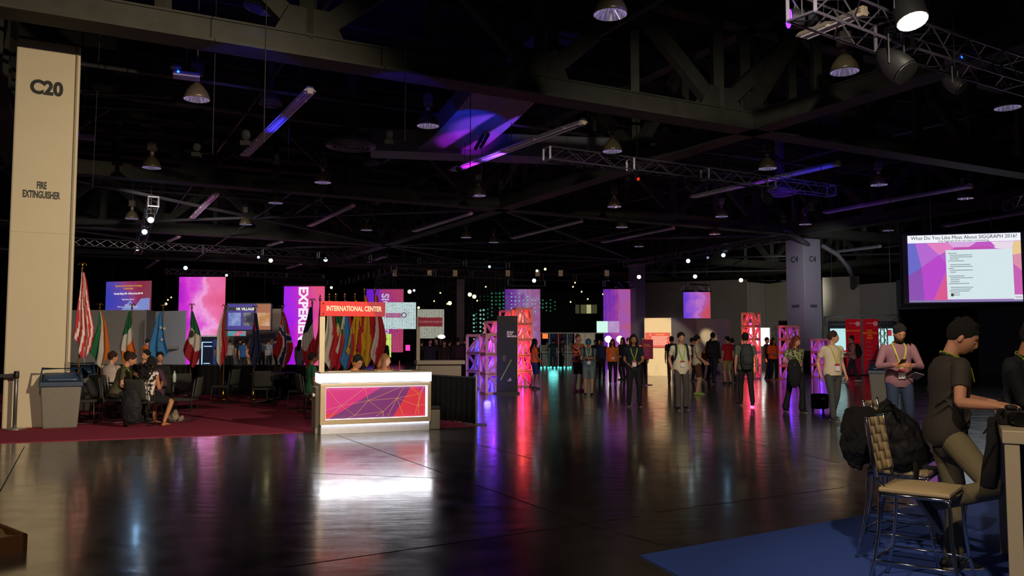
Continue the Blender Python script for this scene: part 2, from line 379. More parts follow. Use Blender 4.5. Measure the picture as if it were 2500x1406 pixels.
# walls ---------------------------------------------------------------------
wg = mat('#8b8a80', .9, noise=.08, nscale=.6); wd_ = mat('#22262a', .9)
def wall(name, p, q, z0, z1, m_, t=.2):
    m = MB(); p = Vector((p[0], p[1], 0)); q = Vector((q[0], q[1], 0)); d = (q - p).normalized(); n = Vector((-d.y, d.x, 0)) * t
    m.prism([p + Vector((0, 0, z0)), q + Vector((0, 0, z0)), q + n + Vector((0, 0, z0)), p + n + Vector((0, 0, z0))], (0, 0, z1 - z0))
    return struct(m.build(name, m_))
def XY(px, Y): return ((px - 1250) / F * Y * 1.0, Y)
def zat(py, Y): return CAMZ + (834 - py) / F * Y
wall('wall_back', XY(1560, 66), XY(1825, 62), 0, 6.3, mat('#5d584e', .9))
wall('wall_back', XY(1825, 62), XY(1880, 64), 0, 6.1, wg)
wall('wall_back', XY(1880, 64), XY(1945, 60), 0, 6.1, mat('#a5a08c', .9))
wall('wall_back', XY(2010, 50), XY(2100, 49), 0, 5.5, mat('#8f8a7a', .9))
wall('wall_back', XY(2100, 49), XY(2190, 47), 0, 5.0, mat('#7f7c72', .9))
wall('wall_back', XY(2190, 47), XY(2520, 40), 3.4, 5.1, mat('#34373b', .9))
wall('wall_back', XY(2130, 78), XY(2560, 76), 0, 3.5, black)
wall('wall_right', XY(2385, 42), XY(2900, 30), 0, 3.5, mat('#3a3633', .9))
wall('wall_back', XY(-900, 110), XY(1700, 110), 0, 10.5, mat('#101214', .95))
wall('wall_right', XY(2100, 110), XY(3900, 30), 0, 10.5, mat('#0e0f12', .95))
# dark inner block with lit windows
wall('wall_back', XY(1318, 78), XY(1482, 78), 2.3, 6.3, mat('#1d2320', .95))
for i, (x0, x1, e) in enumerate(((1405, 1414, .05), (1418, 1430, .09), (1432, 1443, .5), (1445, 1457, .06))):
    m = MB(); a = A(x0, 765, 77.7); b = A(x1, 744, 77.7); m.b2((a.x, 77.6, a.z), (b.x, 77.8, b.z))
    struct(m.build('window_%d' % (i + 1), glow('#e6e6a0', e)))
struct(MB().b2((A(1403,0,77.7).x, 77.75, zat(767, 77.7)), (A(1459,0,77.7).x, 77.85, zat(742, 77.7))).build('trim_7', mat('#3b3d32', .8)))
# grey partition walls of the booths (left) and exhibit box (right)
def partition(pts, z1, m_, label, name='partition_wall', z0=0, t=.08):
    m = MB()
    for p, q in zip(pts[:-1], pts[1:]):
        p = Vector((*p, 0)); q = Vector((*q, 0)); d = (q - p).normalized(); n = Vector((-d.y, d.x, 0)) * t
        m.prism([p + Vector((0,0,z0)), q + Vector((0,0,z0)), q + n + Vector((0,0,z0)), p + n + Vector((0,0,z0))], (0, 0, z1 - z0))
    return tag(m.build(name, m_), label, 'partition wall')
pw = mat('#9c948c', .9)
partition([XY(150, 42), XY(356, 42)], zat(757, 42), pw, 'long grey partition wall behind the flags of the lounge')
partition([XY(358, 40), XY(380, 42)], zat(758, 41), mat('#7d7672', .9), 'narrow angled grey partition between the two wide ones')
partition([XY(380, 42), XY(452, 41)], zat(760, 42), mat('#a9adb8', .9), 'bluish grey partition wall left of the tall pink drop')
m = MB(); p = A(422, 848, 41.2); m.b2((p.x - .2, p.y - .1, p.z - .08), (p.x + .3, p.y + .3, p.z + .08)); tag(m.build('wall_notice', mat('#8a8580', .8)), 'small grey notice on the bluish partition wall', 'notice')
bx = mat('#d9c7a0', .85, noise=.05)
D1, D2, D3 = 38.0, 40.5, 41.0
partition([XY(1573, D1 + .3), XY(1638, D1 - .0)], zat(776, D1), bx, 'warmly lit cream wall with the red text panel on it')
partition([XY(1638.5, D1), XY(1700, D2), XY(1781, D3)], zat(776, D1) + .02, mat('#8d8a84', .85), 'grey exhibit wall with a round pool of spotlight on it')
# ================================================================ CEILING KIT
alu = mat('#8f8b9c', .35, .7); alud = mat('#5b5a5e', .4, .6); chrome = mat('#c8c8cc', .12, 1.0); gold = mat('#c79a3a', .25, 1.0)
def box_truss(p, q, label, s=.3, m_=None, step=.5, plates=True):
    p, q = Vector(p), Vector(q); d = q - p; L_ = d.length; n = max(2, int(L_ / step))
    o = empty('lighting_truss', p, 0, label, 'lighting truss'); d.normalize()
    hz = Vector((-d.y, d.x, 0)).normalized() * (s / 2); up = Vector((0, 0, s / 2)); m = MB(); g = MB()
    cs = [hz + up, hz - up, -hz - up, -hz + up]
    for c in cs: m.tube([c, c + d * L_], .022, 5, cap=False)
    for i in range(n):
        t0, t1 = d * (L_ * i / n), d * (L_ * (i + 1) / n)
        for a, b in ((0, 1), (1, 2), (2, 3), (3, 0)):
            if i % 2: a, b = b, a
            g.tube([cs[a] + t0, cs[b] + t1], .012, 4, cap=False)
    m.build('chord', m_ or alu, o); g.build('lacing', m_ or alu, o)
    h_ = MB()
    for t in (.12, .88): h_.tube([d * (L_ * t) + up, d * (L_ * t) + Vector((0, 0, 10.6 - p.z))], .008, 4)
    h_.build('hanging_chain', alud, o)
    if plates:
        for t in [L_ * i / max(1, round(L_ / 3)) for i in range(max(1, round(L_ / 3)) + 1)]:
            e = MB()
            for c in range(4): e.bar(cs[c] + d * t, cs[(c + 1) % 4] + d * t, .05, .03)
            e.build('end_frame', m_ or alu, o)
    return o
T = 6.6
box_truss(H(1335, 375, T), H(2030, 466, T), 'grey box truss crossing the middle of the ceiling in front of the violet-lit tube fixture', .34)
box_truss(H(1955, 2, T - .2), H(2170, 85, T - .2), 'front half of the bright box truss at top right, left of the glaring spotlight', .45)
box_truss(H(2195, 92, T - .2), H(2700, 250, T - .2), 'rear half of the bright box truss, running off the top right edge', .45)
box_truss(H(2462, 505, T), H(2640, 440, T), 'short truss at the right edge above the big slide screen', .35)
box_truss(H(375, 492, T), H(337, 612, T), 'steep truss with three bright lamps right of the C20 column', .34, alud)
box_truss(H(170, 590, T - .5), H(1240, 648, T - .5), 'long thin truss behind the three-lamp truss at left', .34, alud)
box_truss(H(404, 662, T - .1), H(790, 676, T - .1), 'truss over the tall pink cloud drop', .34, alud)
box_truss(H(668, 688, T - .3), H(800, 690, T - .3), 'short truss carrying the lettered purple drop', .34, alud)
box_truss(H(838, 690, T - .1), H(962, 656, T - .1), 'truss running back above the left end of the orange and red flags', .4, alud)
box_truss(H(966, 662, T), H(1480, 682, T), 'wide truss with warm panels above the bead curtain', .5, mat('#7d7466', .5, .5))
box_truss(H(1528, 645, T), H(1912, 580, T), 'truss sloping up to the top of the C4 column', .34, alud)
for a, b, y, l in ((1475, 1545, 56, 'bright end truss over the tall sheer pink drop'), (1666, 1728, 52, 'bright little truss over the small pink drop')):
    box_truss(A(a, 692 if y == 56 else 701, y), A(b, 695 if y == 56 else 704, y + .5), l, .42, chrome)
box_truss(A(1240, 690, 50), A(1330, 692, 50), 'dark truss over the beaded violet drop', .34, alud)
for i, px in enumerate((966, 1050, 1112, 1240, 1312, 1368, 1480)):
    p = H(px, 668, T); m = MB(); m.b2((-.16, -.02, -.22), (.16, .02, .22))
    o = m.build('warm_light_box', mat('#b8a888', .6, emit=.06, ecol='#ffd9a0'), loc=p - Vector((0, .4, 0)))
    tag(o, 'small warm light box clipped to the wide truss, ' + ('leftmost of seven', 'second from the left', 'third from the left', 'in the middle', 'fifth from the left', 'sixth from the left', 'rightmost of seven')[i], 'light box', 'warm light boxes on the wide truss')

# bell-shaped high-bay lamps ------------------------------------------------
def bell(px, py, label, z=6.75, first=[]):
    p = H(px, py, z)
    if first: return dup(first[0], p, None, label)
    o = empty('high_bay_lamp', p, 0, label, 'ceiling lamp', 'unlit bell-shaped lamps under the ceiling')
    b = MB(); b.lathe([(.27, 0), (.265, .06), (.22, .17), (.14, .28), (.08, .33), (.075, .36)], seg=20, capb=False, capt=False)
    b.build('reflector', mat('#6a604c', .35, .3), o, smooth=True, solid=.006)
    i = MB(); i.lathe([(.262, .0), (.2, .1), (.08, .16), (.02, .17)], seg=24, capb=False, capt=False); 
    for k in range(16):
        an = k * PI / 8; i.bar((.255*math.cos(an), .255*math.sin(an), .0), (.12*math.cos(an), .12*math.sin(an), .12), .02, .02)
    i.build('lens', mat('#e8e0ee', .12, .9, emit=.10, ecol='#d8c8ff'), o)
    g = MB(); g.lathe([(.05, .36), (.065, .45), (.05, .52)], seg=12); g.build('neck', mat('#9a8f80', .4, .5), o, smooth=True)
    g = MB(); g.b2((-.11, -.11, .52), (.11, .11, .78)); g.build('ballast', mat('#5a544a', .6), o, bevel=.02)
    g = MB(); g.tube([(0, 0, .78), (0, 0, 3.84)], .014, 5); g.build('stem', mat('#5a544a', .6), o)
    first.append(o); return o
for px, py, l, *z in ((480, 243, 'bell lamp in front of the orange light spill at upper left'), (1045, 308, 'bell lamp hanging left of the blue-lit duct'),
    (370, 410, 'bell lamp just right of the C20 column, below the upper left one'), (788, 446, 'small bell lamp below the round ceiling vent'),
    (1168, 478, 'bell lamp below the left end of the violet tube fixture'), (1490, 36, 'bell lamp cut by the top edge of the picture'),
    (1495, 370, 'bell lamp just above the left end of the grey box truss'), (2062, 176, 'large bell lamp below the white tube fixture at top right'),
    (2460, 264, 'bell lamp near the right edge under the bright truss'), (1874, 412, 'bell lamp above the violet-lit fixture'),
    (2146, 452, 'bell lamp between the two long tubes at right'), (1500, 505, 'small bell lamp below the grey box truss, left of the tiny red light'),
    (1762, 529, 'small bell lamp under the right part of the grey box truss'), (2357, 485, 'flat-looking bell lamp under the far right long tube'),
    (1966, 548, 'faint bell lamp above the C4 column'), (2168, 563, 'faint bell lamp between the C4 column and the slide screen'),
    (673, 496, 'tiny bell lamp seen edge-on above the crossing rods'), (895, 562, 'tiny bell lamp right of the crossing rods'),
    (1138, 580, 'tiny bell lamp under the centre of the ceiling'), (1518, 555, 'tiny far bell lamp above the second rod crossing'),
    (322, 534, 'tiny bell lamp left of the three-lamp truss'), (600, 548, 'tiny bell lamp left of the crossing rods'),
    (1745, 572, 'tiny far bell lamp above the sloping truss'), (1560, 602, 'far bell lamp under the second rod crossing'),
    (1205, 592, 'far bell lamp right of the centre')):
    bell(px, py, l)
# uplit fluorescent fixtures ---------------------------------------------------
def tube_fixture(p0, p1, z, label, col='#b9b2c4', first=[]):
    p, q = H(*p0, z), H(*p1, z); d = q - p; o = empty('tube_light_fixture', p, math.atan2(d.y, d.x), label, 'ceiling light fixture'); L_ = d.length
    m = MB(); n = int(L_ / 1.2)
    m.prism([(0, -.14, 0), (0, -.05, .09), (0, .05, .09), (0, .14, 0), (0, .12, -.005), (0, -.12, -.005)], (L_, 0, 0)); m.build('housing', mat(col, .45, .1), o)
    g = MB(); g.b2((.05, -.045, -.03), (L_ - .05, .045, -.005)); g.build('channel', mat(col, .4), o)
    t = MB()
    for i in range(n):
        for s_ in (-1, 1): t.b2((L_ * (i + .5) / n - .03, s_ * .09 - .02, -.045), (L_ * (i + .5) / n + .03, s_ * .09 + .02, -.005))
    t.build('lamp_socket', mat('#e8dcc8', .4), o)
    t = MB()
    for s_ in (-1, 1): t.tube([(.08, s_ * .085, -.03), (L_ - .08, s_ * .085, -.03)], .016, 6)
    t.build('tube', mat('#dcd8e6', .25), o)
    h = MB(); h.b2((L_ - .12, -.06, -.06), (L_ + .02, .06, .1)); h.build('end_box', mat('#f0dcc0', .5), o)
    h = MB()
    for t_ in (.8, L_ - .8): h.tube([(t_, 0, .09), (t_, 0, 10.6 - p.z)], .008, 4)
    h.build('hanger', alud, o)
    return o
ZF = 7.0
tube_fixture((597, 380), (757, 222), ZF, 'long tube fixture at upper left lit blue in its middle')
tube_fixture((1105, 417), (1425, 298), ZF, 'brightly violet-lit long tube fixture in the centre of the ceiling')
tube_fixture((1690, 482), (2048, 400), ZF, 'long pinkish tube fixture behind the right end of the grey box truss')
tube_fixture((2012, 520), (2372, 455), ZF, 'long violet-tinted tube fixture above the slide screen')
tube_fixture((1955, 92), (2110, 30), ZF, 'white tube fixture end behind the bright box truss at top right', '#d8c8b4')
tube_fixture((468, 533), (528, 473), ZF, 'short-looking pink tube fixture right of the three-lamp truss')
tube_fixture((755, 552), (862, 502), ZF, 'faint tube fixture right of the crossing rods')
tube_fixture((1010, 565), (1150, 521), ZF, 'faint tube fixture in the middle distance, left one of the far row')
tube_fixture((1250, 582), (1420, 540), ZF, 'faint tube fixture in the middle distance, right one of the far row')
tube_fixture((1470, 592), (1644, 557), ZF, 'faint tube fixture above the far truss left of the C4 column')
tube_fixture((2305, 553), (2500, 520), ZF, 'tube fixture directly above the slide screen')
tube_fixture((2035, 616), (2150, 602), ZF, 'far tube fixture right of the C4 column')
for i, (a, b, l) in enumerate((((358, 655), (385, 635), 'left of the tall pink drop'), ((655, 600), (688, 590), 'left of the blue-white lamp'), ((900, 640), (945, 625), 'above the orange and red flags'), ((700, 655), (735, 645), 'over the lettered drop'), ((410, 590), (436, 578), 'right of the lowest of the three lamps'))):
    tube_fixture(a, b, ZF, 'tiny far tube fixture ' + l)
# ducts, vents -----------------------------------------------------------------
dm = mat('#77777c', .5, .1)
def duct(pts, w_, h_, label, m_=dm):
    m = MB()
    for p, q in zip(pts[:-1], pts[1:]): m.bar(p, q, w_, h_)
    return tag(m.build('air_duct', m_), label, 'air duct')
ZD = 8.2
du = [H(1060, 372, ZD - .9), H(1120, 335, ZD - .6), H(1180, 290, ZD - .3), H(1225, 245, ZD)]
m = MB()
for i in range(13):
    t = i / 12; c = H(1070 + 170 * t, 378 - 150 * t ** 1.3, 7.6 + .5 * t); u = AX
    m.v += [tuple(c - u * .95), tuple(c + u * .95), tuple(c + u * .95 + Vector((0, 0, .6))), tuple(c - u * .95 + Vector((0, 0, .6)))]
    if i:
        a = (i - 1) * 4
        for k in range(4): m.f.append((a + k, a + (k + 1) % 4, a + 4 + (k + 1) % 4, a + 4 + k)); m.m.append(0)
m.f += [(0, 1, 2, 3), (48, 49, 50, 51)]; m.m += [0, 0]
tag(m.build('air_duct', mat('#8c8c94', .55)), 'curved air duct lit blue above the violet tube fixture', 'air duct')
m = MB()
for pr in ((1165, 345), (1178, 342)): m.tube([H(pr[0] + 14, pr[1] - 14, 7.6), H(pr[0] + 6, pr[1], 7.55), H(pr[0] - 4, pr[1] + 18, 7.5)], .06, 6)
tag(m.build('duct_strap', black), 'black cables looped under the blue-lit duct', 'cable')
duct([H(905, 350, 7.9), H(1480, 372, 7.9)], 1.1, .7, 'long straight air duct glowing violet behind the central tube fixture', mat('#7c7884', .55))
def vent(px, py, z, r, label):
    o = empty('ceiling_vent', H(px, py, z), 0, label, 'ceiling vent'); m = MB()
    m.lathe([(r, 0), (r * .96, .1), (r * .6, .35), (r * .35, .36)], seg=28); m.build('rim', mat('#6d6d78', .5), o, smooth=True)
    g = MB()
    for k in (.8, .6, .4): g.lathe([(r * k, -.03), (r * k * .96, -.05), (r * (k - .1), .04)], seg=24, capb=False, capt=False)
    g.build('cone', mat('#8a8a94', .5), o); g = MB(); g.lathe([(r * .3, .3), (r * .3, 10.62 - z)], seg=14); g.build('neck', mat('#4b4b52', .6), o)
vent(857, 358, 7.4, .75, 'round concentric ceiling vent left of the blue-lit duct')
vent(1905, 474, 7.2, .62, 'round vent glowing violet under the right end of the grey truss')
vent(660, 255, 8.2, .32, 'cylindrical vent above the blue-lit tube fixture')
vent(906, 400, 8.0, .3, 'small cylindrical vent right of the round concentric one')
vent(1350, 150, 8.6, .5, 'large cylindrical vent behind the main roof beam')
vent(652, 18, 8.8, .5, 'large cylindrical vent at the top edge, left of centre')
vent(1318, 460, 8.0, .3, 'small cylindrical vent below the left end of the grey truss')
vent(1850, 205, 8.8, .35, 'cylindrical vent above the junction of the roof beams')
# stage lamps -------------------------------------------------------------------
def stage_lamp(px, py, z, r, col, e, aim, label, en=0, ecol=None, spot=60, Y=None):
    p = A(px, py, Y) if Y else H(px, py, z); aim = Vector(aim); d = (aim - p).normalized(); M = d.to_track_quat('Z', 'Y').to_matrix()
    o = empty('stage_lamp', p, 0, label, 'stage lamp')
    b = MB(); b.lathe([(r * 1.05, -.01), (r * 1.05, -r * 1.2), (r * .7, -r * 2.4), (r * .3, -r * 3.0)], seg=16, M=M, capt=True, capb=False); b.build('housing', mat('#1d1d1f', .5), o, smooth=True)
    g = MB(); g.lathe([(r, 0), (r * .97, .012), (r * .5, r * .1)], seg=16, M=M); g.build('lens', glow(col, e), o)
    h = MB(); s_ = M @ Vector((1, 0, 0)) * r * 1.15
    h.tube([s_ - d * r, s_ + Vector((0, 0, r * 2.2)) - d * r, -s_ + Vector((0, 0, r * 2.2)) - d * r, -s_ - d * r], .012, 5); h.build('yoke', mat('#2a2a2c', .5), o)
    h = MB(); h.tube([Vector((0, 0, r * 2.2)) - d * r, Vector((0, 0, 10.6 - p.z)) - d * r], .009, 4); h.build('hanger', mat('#141416', .7), o)
    if en: light('SPOT', 'stage_lamp_light', p + d * (r * .4), en, lin(ecol or col), r * .6, aim, spot, .5)
    return o
stage_lamp(2228, 52, 6.2, .21, '#fff2cc', 12, (6.2, 9.5, 0.0), 'glaring warm white stage lamp between the two bright truss halves', 260, '#ffc98c', 60)
stage_lamp(1927, 46, 6.3, .135, '#5a20ff', 7, (-8, 12, 6.0), 'violet stage lamp at the left end of the bright truss', 60, '#5540ff', 60)
stage_lamp(2212, 178, 5.6, .2, '#201a10', .0, (9, 8, 0), 'unlit stage lamp hanging below the glaring one')
stage_lamp(2348, 215, 5.6, .12, '#201a10', .0, (12, 8, 0), 'dim unlit stage lamp under the right half of the bright truss')
stage_lamp(1558, 437, 5.9, .045, '#ff3010', .8, (12, 8, 0), 'unlit stage lamp with a thin red glow under the grey truss')
stage_lamp(1698, 462, 5.9, .14, '#1b1720', .0, (10, 20, 0), 'unlit stage lamp under the middle of the grey truss')
stage_lamp(1878, 490, 5.9, .15, '#1b1720', .0, (10, 20, 0), 'unlit stage lamp below the violet round vent')
for px, py, col, e, aim, l, en in ((368, 537, '#cfe4ff', 30, (0, 3, 1), 'top one of the three lamps on the steep truss', 0), (353, 566, '#9fd0ff', 30, (-3, 8, 0), 'middle one of the three lamps on the steep truss', 900),
    (335, 608, '#fff0d8', 14, (0, 3, 1), 'lowest one of the three lamps on the steep truss', 0), (631, 628, '#b8ccff', 8, (0, 3, 1), 'small bluish stage lamp right above the small screen at left', 0),
    (661, 636, '#fff2b0', 22, (-2, 6, 0), 'yellowish stage lamp above the lettered drop', 0), (795, 634, '#b0e8ff', 22, (0, 3, 1), 'cyan-white stage lamp above the red sign', 0),
    (453, 654, '#a8d8ff', 14, (0, 3, 1), 'bluish stage lamp above the tall pink drop', 0), (553, 672, '#fff0d0', 6, (0, 3, 1), 'faint stage lamp at the corner of the tall pink drop', 0),
    (1680, 637, '#d8f4ff', 20, (5, 8, 1), 'cool stage lamp above the small pink drop, left of the brightest', 0), (1766, 623, '#a0dcff', 26, (6, 8, 1), 'brightest cyan stage lamp left of the C4 column', 0),
    (1728, 629, '#8890b8', 3, (6, 8, 1), 'dim lamp between the two cool lamps', 0), (1560, 676, '#fff4c8', 16, (2, 6, 1), 'warm stage lamp on the grey column behind the crowd', 0),
    (1809, 684, '#fff0a0', 24, (6, 8, 1), 'yellow stage lamp above the pink lattice tower', 0), (1697, 675, '#d8ffee', 12, (5, 8, 1), 'greenish-white stage lamp above the small pink drop truss', 0),
    (1304, 685, '#a8d8f0', 14, (2, 6, 1), 'pale cyan stage lamp above the beaded violet drop', 0), (1311, 661, '#f0ffb8', 8, (2, 6, 1), 'yellow-green lamp on the wide truss, left of the pair', 0),
    (1331, 657, '#e0e8a8', 6, (2, 6, 1), 'yellow-green lamp on the wide truss, right of the pair', 0), (1195, 651, '#b0c8ff', 8, (1, 6, 1), 'small blue lamp on the wide truss', 0),
    (809, 702, '#f4ffe0', 8, (0, 5, 1), 'greenish lamp over the left end of the red sign', 0), (1000, 712, '#fff0b0', 10, (1, 5, 1), 'round yellow lamp right of the beaded purple drop', 0),
    (1011, 709, '#c8ccd8', 5, (1, 5, 1), 'round grey-white lamp beside the yellow one', 0), (1098, 740, '#ffe68c', 12, (1, 5, 1), 'round yellow lamp left of the slim grey column', 0),
    (1147, 719, '#ffe49a', 14, (1, 5, 1), 'round yellow lamp right of the slim column, upper', 0), (1158, 724, '#ffe49a', 14, (1, 5, 1), 'round yellow lamp right of the slim column, lower', 0),
    (1022, 751, '#f0e8b0', 5, (1, 5, 1), 'faint yellow lamp above the check-in sign', 0), (405, 742, '#ffe8b8', 6, (-2, 5, 1), 'first of the faint string of lamps left of the pink drop', 0)):
    stage_lamp(px, py, 5.9, .105 if e > 9 else .07, col, e * (.12 if py < 612 else .3), aim, l, en * .012, Y=None if py < 600 else 44, spot=70)
for i, (px, py) in enumerate(((398, 745), (410, 732), (418, 726), (1165, 734), (1393, 737), (1399, 700), (1435, 730), (1404, 690), (1420, 712), (1472, 718), (1495, 706), (1060, 735), (1092, 742), (1075, 715), (1186, 700))):
    p = A(px, py, 60); m = MB(); m.ell((0, 0, 0), .06, 8, 6); tag(pl_ := m.build('pin_light', glow('#ffd898', 2.0), loc=p), 'tiny warm pin light far back under the ceiling', 'pin light', 'far warm pin lights'); m = MB(); m.tube([(0, 0, .04), (0, 0, 10.58 - p.z)], .005, 3); m.build('cable', black, pl_)
# coloured uplights of the moving heads, clipped to the grey truss
def uplight(p, aim, col, en, spot, label):
    o = empty('moving_head_lamp', p, 0, label, 'stage lamp')
    b = MB(); b.b2((-.07, -.07, -.18), (.07, .07, -.1)); b.build('base', mat('#060607', .9), o)
    d = (Vector(aim) - Vector(p)).normalized(); M = d.to_track_quat('Z', 'Y').to_matrix()
    b = MB(); b.lathe([(.04, -.1), (.07, -.04), (.07, .06)], seg=14, M=M); b.build('head', mat('#060607', .9), o)
    h = MB(); h.tube([(0, 0, -.12), (.3, 0, -.12), (.3, 0, 10.6 - Vector(p).z)], .01, 4); h.build('hanger', mat('#0c0c0e', .8), o)
    light('SPOT', 'moving_head_light', Vector(p) + d * .1, en, col, .05, aim, spot, .4)
uplight(H(1215, 380, 7.0) + Vector((.1, -.2, -.85)), H(1215, 380, 7.0), (.26, .07, 1.0), 210, 80, 'moving head lamp under the violet tube fixture')
uplight(H(1145, 404, 7.0) + Vector((.1, -.2, -.8)), H(1150, 402, 7.0), (.55, .02, 1.0), 110, 78, 'moving head lamp under the left end of the violet tube fixture')
uplight(H(1120, 400, 6.2), H(1150, 310, 7.7), (.0, .04, 1.0), 200, 44, 'moving head lamp under the blue-lit duct')
uplight(H(672, 312, 7.0) + Vector((.1, -.2, -.8)), H(675, 305, 7.0), (.04, .04, 1.0), 60, 110, 'moving head lamp under the blue-lit tube fixture')
uplight(H(1912, 530, 5.4), H(1905, 474, 7.2), (.35, .02, 1.0), 160, 60, 'moving head lamp under the violet round vent')
uplight(H(1980, 500, 5.4), H(1960, 372, 9.0), (.03, .03, 1.0), 300, 40, 'moving head lamp behind the right end of the grey truss')
uplight(H(2150, 560, 5.0), H(2150, 470, 7.2), (.2, .08, 1.0), 60, 95, 'moving head lamp under the violet-tinted tube fixture')
uplight(H(600, 330, 5.0), H(610, 20, 9.5), (.03, .03, 1.0), 130, 45, 'moving head lamp below the roof beam at upper left')
uplight(H(950, 330, 5.5), H(1020, 60, 9.5), (.06, .03, 1.0), 100, 50, 'moving head lamp below the roof beam, left of centre')
uplight(H(480, 360, 5.2), H(520, 240, 7.5), (1.0, .35, .08), 26, 36, 'moving head lamp with an orange beam at upper left')
for px, py, l in ((455, 185, 'white wireless box above the upper left bell lamp'), (205, 335, 'white wireless box at the edge of the C20 column'), (2345, 150, 'dark box under the bright truss at right')):
    o = empty('junction_box', H(px, py, 7.1), .4, l, 'box'); b = MB(); b.b2((-.26, -.16, -.05), (.26, .16, .05)); b.build('body', mat('#a99ab8', .6), o, bevel=.01); b = MB(); b.tube([(0, 0, .05), (0, 0, 3.5)], .012, 5); b.build('hanger', alud, o)
    b = MB(); b.ell((-.2, -.1, .12), (.12, .1, .07)); b.build('camera_dome', mat('#7a7a80', .4), o, smooth=True)
    b = MB(); b.ell((-.16, -.16, .02), .025, 8, 6); b.build('status_light', glow('#2060ff', 6), o)
# ================================================================ SCREENS AND DROPS
white = mat('#e8e4dc', .6); blk = mat('#111113', .55)
def flat_panel(x0, y0, x1, y1, Y, Y2=None, t=.04):
    """corner points of a panel seen between two pixels; returns origin, angle, width, height"""
    Y2 = Y2 or Y; a = A(x0, y1, Y); b = A(x1, y1, Y2); c = A(x0, y0, Y)
    return a, math.atan2(b.y - a.y, b.x - a.x), (Vector((b.x - a.x, b.y - a.y))).length, c.z - a.z
def drop(name, x0, y0, x1, y1, Y, label, m_, Y2=None, z0=None, cat='fabric drop', rail=True, t=.02, folds=0):
    a, rz, w_, h_ = flat_panel(x0, y0, x1, y1, Y, Y2)
    if z0 is not None: h_ += a.z - z0; a.z = z0
    o = empty(name, a, rz, label, cat)
    m = MB()
    if folds: m.grid(lambda u, v: Vector((u * w_, .03 * math.sin(u * folds) , v * h_)), 80, 1)
    else: m.b2((0, 0, 0), (w_, t, h_))
    f = m.build('fabric' if cat == 'fabric drop' else 'display', m_, o, solid=.012 if folds else None)
    if rail: r = MB(); r.tube([(-.06, .01, h_ + .05), (w_ + .06, .01, h_ + .05)], .05, 8); r.build('rail', blk, o)
    if z0 is None:
        r = MB()
        for t_ in (.15, .85):
            if cat in ('screen', 'fabric drop') and name != 'monitor' and name != 'display_screen': r.tube([(w_ * t_, .02, h_), (w_ * t_, .02, 10.58 - a.z)], .006, 4)
            else: r.tube([(w_ * t_, .05, 0), (w_ * t_, .05, -a.z)], .02, 5)
        r.build('hanger' if cat in ('screen', 'fabric drop') and name not in ('monitor', 'display_screen') else 'stand', blk, o)
    return o, w_, h_
pink = cloudmat([(0, '#a81fc0'), (.22, '#d22fd0'), (.42, '#dd62cf'), (.58, '#eea0dc'), (.7, '#e870a8'), (1, '#e05a88')], 1.0, .6, 0)  # light on the fabric drops is put in as emission
o, w_, h_ = drop('fabric_drop', 432, 676, 546, 890, 55, 'tall pink cloud drop behind the lounge, widest of the drops', pink, z0=.02)
purp = cloudmat([(0, '#a010f0'), (.35, '#bb18d8'), (.6, '#d8309c'), (.8, '#e04c98'), (1, '#e8507e')], .9, .5, 0)
o, w_, h_ = drop('fabric_drop', 690, 699, 790, 889, 53, 'purple to pink drop with EXPERIENCE written down it', purp, z0=.02)
wl = glow('#f6e8ff', 1.0)
text('EXPERIENCE', .82, wl, o, (w_ * .47, -.01, h_ - 2.25), rot=(PI/2, PI/2, 0), bold=.032, sx=.98)
puf = cloudmat([(0, '#6a10e0'), (.3, '#8a18d8'), (.6, '#b83a90'), (.85, '#c84474'), (1, '#c84474')], .75, .5, 0)
o, w_, h_ = drop('fabric_drop', 893, 706, 984, 860, 58, 'purple drop with big letters S and G reading downwards, right of the red sign', puf)
text('SIGGRAPH', .72, glow('#d8c8ff', .8), o, (w_ * .5, -.01, h_ - 2.0), rot=(PI/2, PI/2, 0), bold=.02)
pk2 = cloudmat([(0, '#7a30c8'), (.35, '#a040b8'), (.5, '#c050a8'), (.65, '#b464c4'), (1, '#d0608a')], .72, 1.0, 0)
drop('fabric_drop', 1474, 706, 1543, 881, 57, 'tall sheer magenta drop left of the grey column', pk2, z0=.02, folds=40)
pk3 = cloudmat([(0, '#7040e0'), (.4, '#a860d8'), (.55, '#c878d0'), (.7, '#b860b0'), (1, '#d05060')], .85, 1.2, 0)
drop('fabric_drop', 1669, 713, 1735, 777, 53, 'small square pink drop hanging over the exhibit wall', pk3, folds=20)
bv = cloudmat([(0, '#8030c0'), (.4, '#a060c0'), (.6, '#c090d0'), (1, '#b868a8')], .62, 1.5, 0)
drop('fabric_drop', 1233, 706, 1319, 848, 52, 'beaded violet drop behind the coral lattice tower', bv, folds=60)
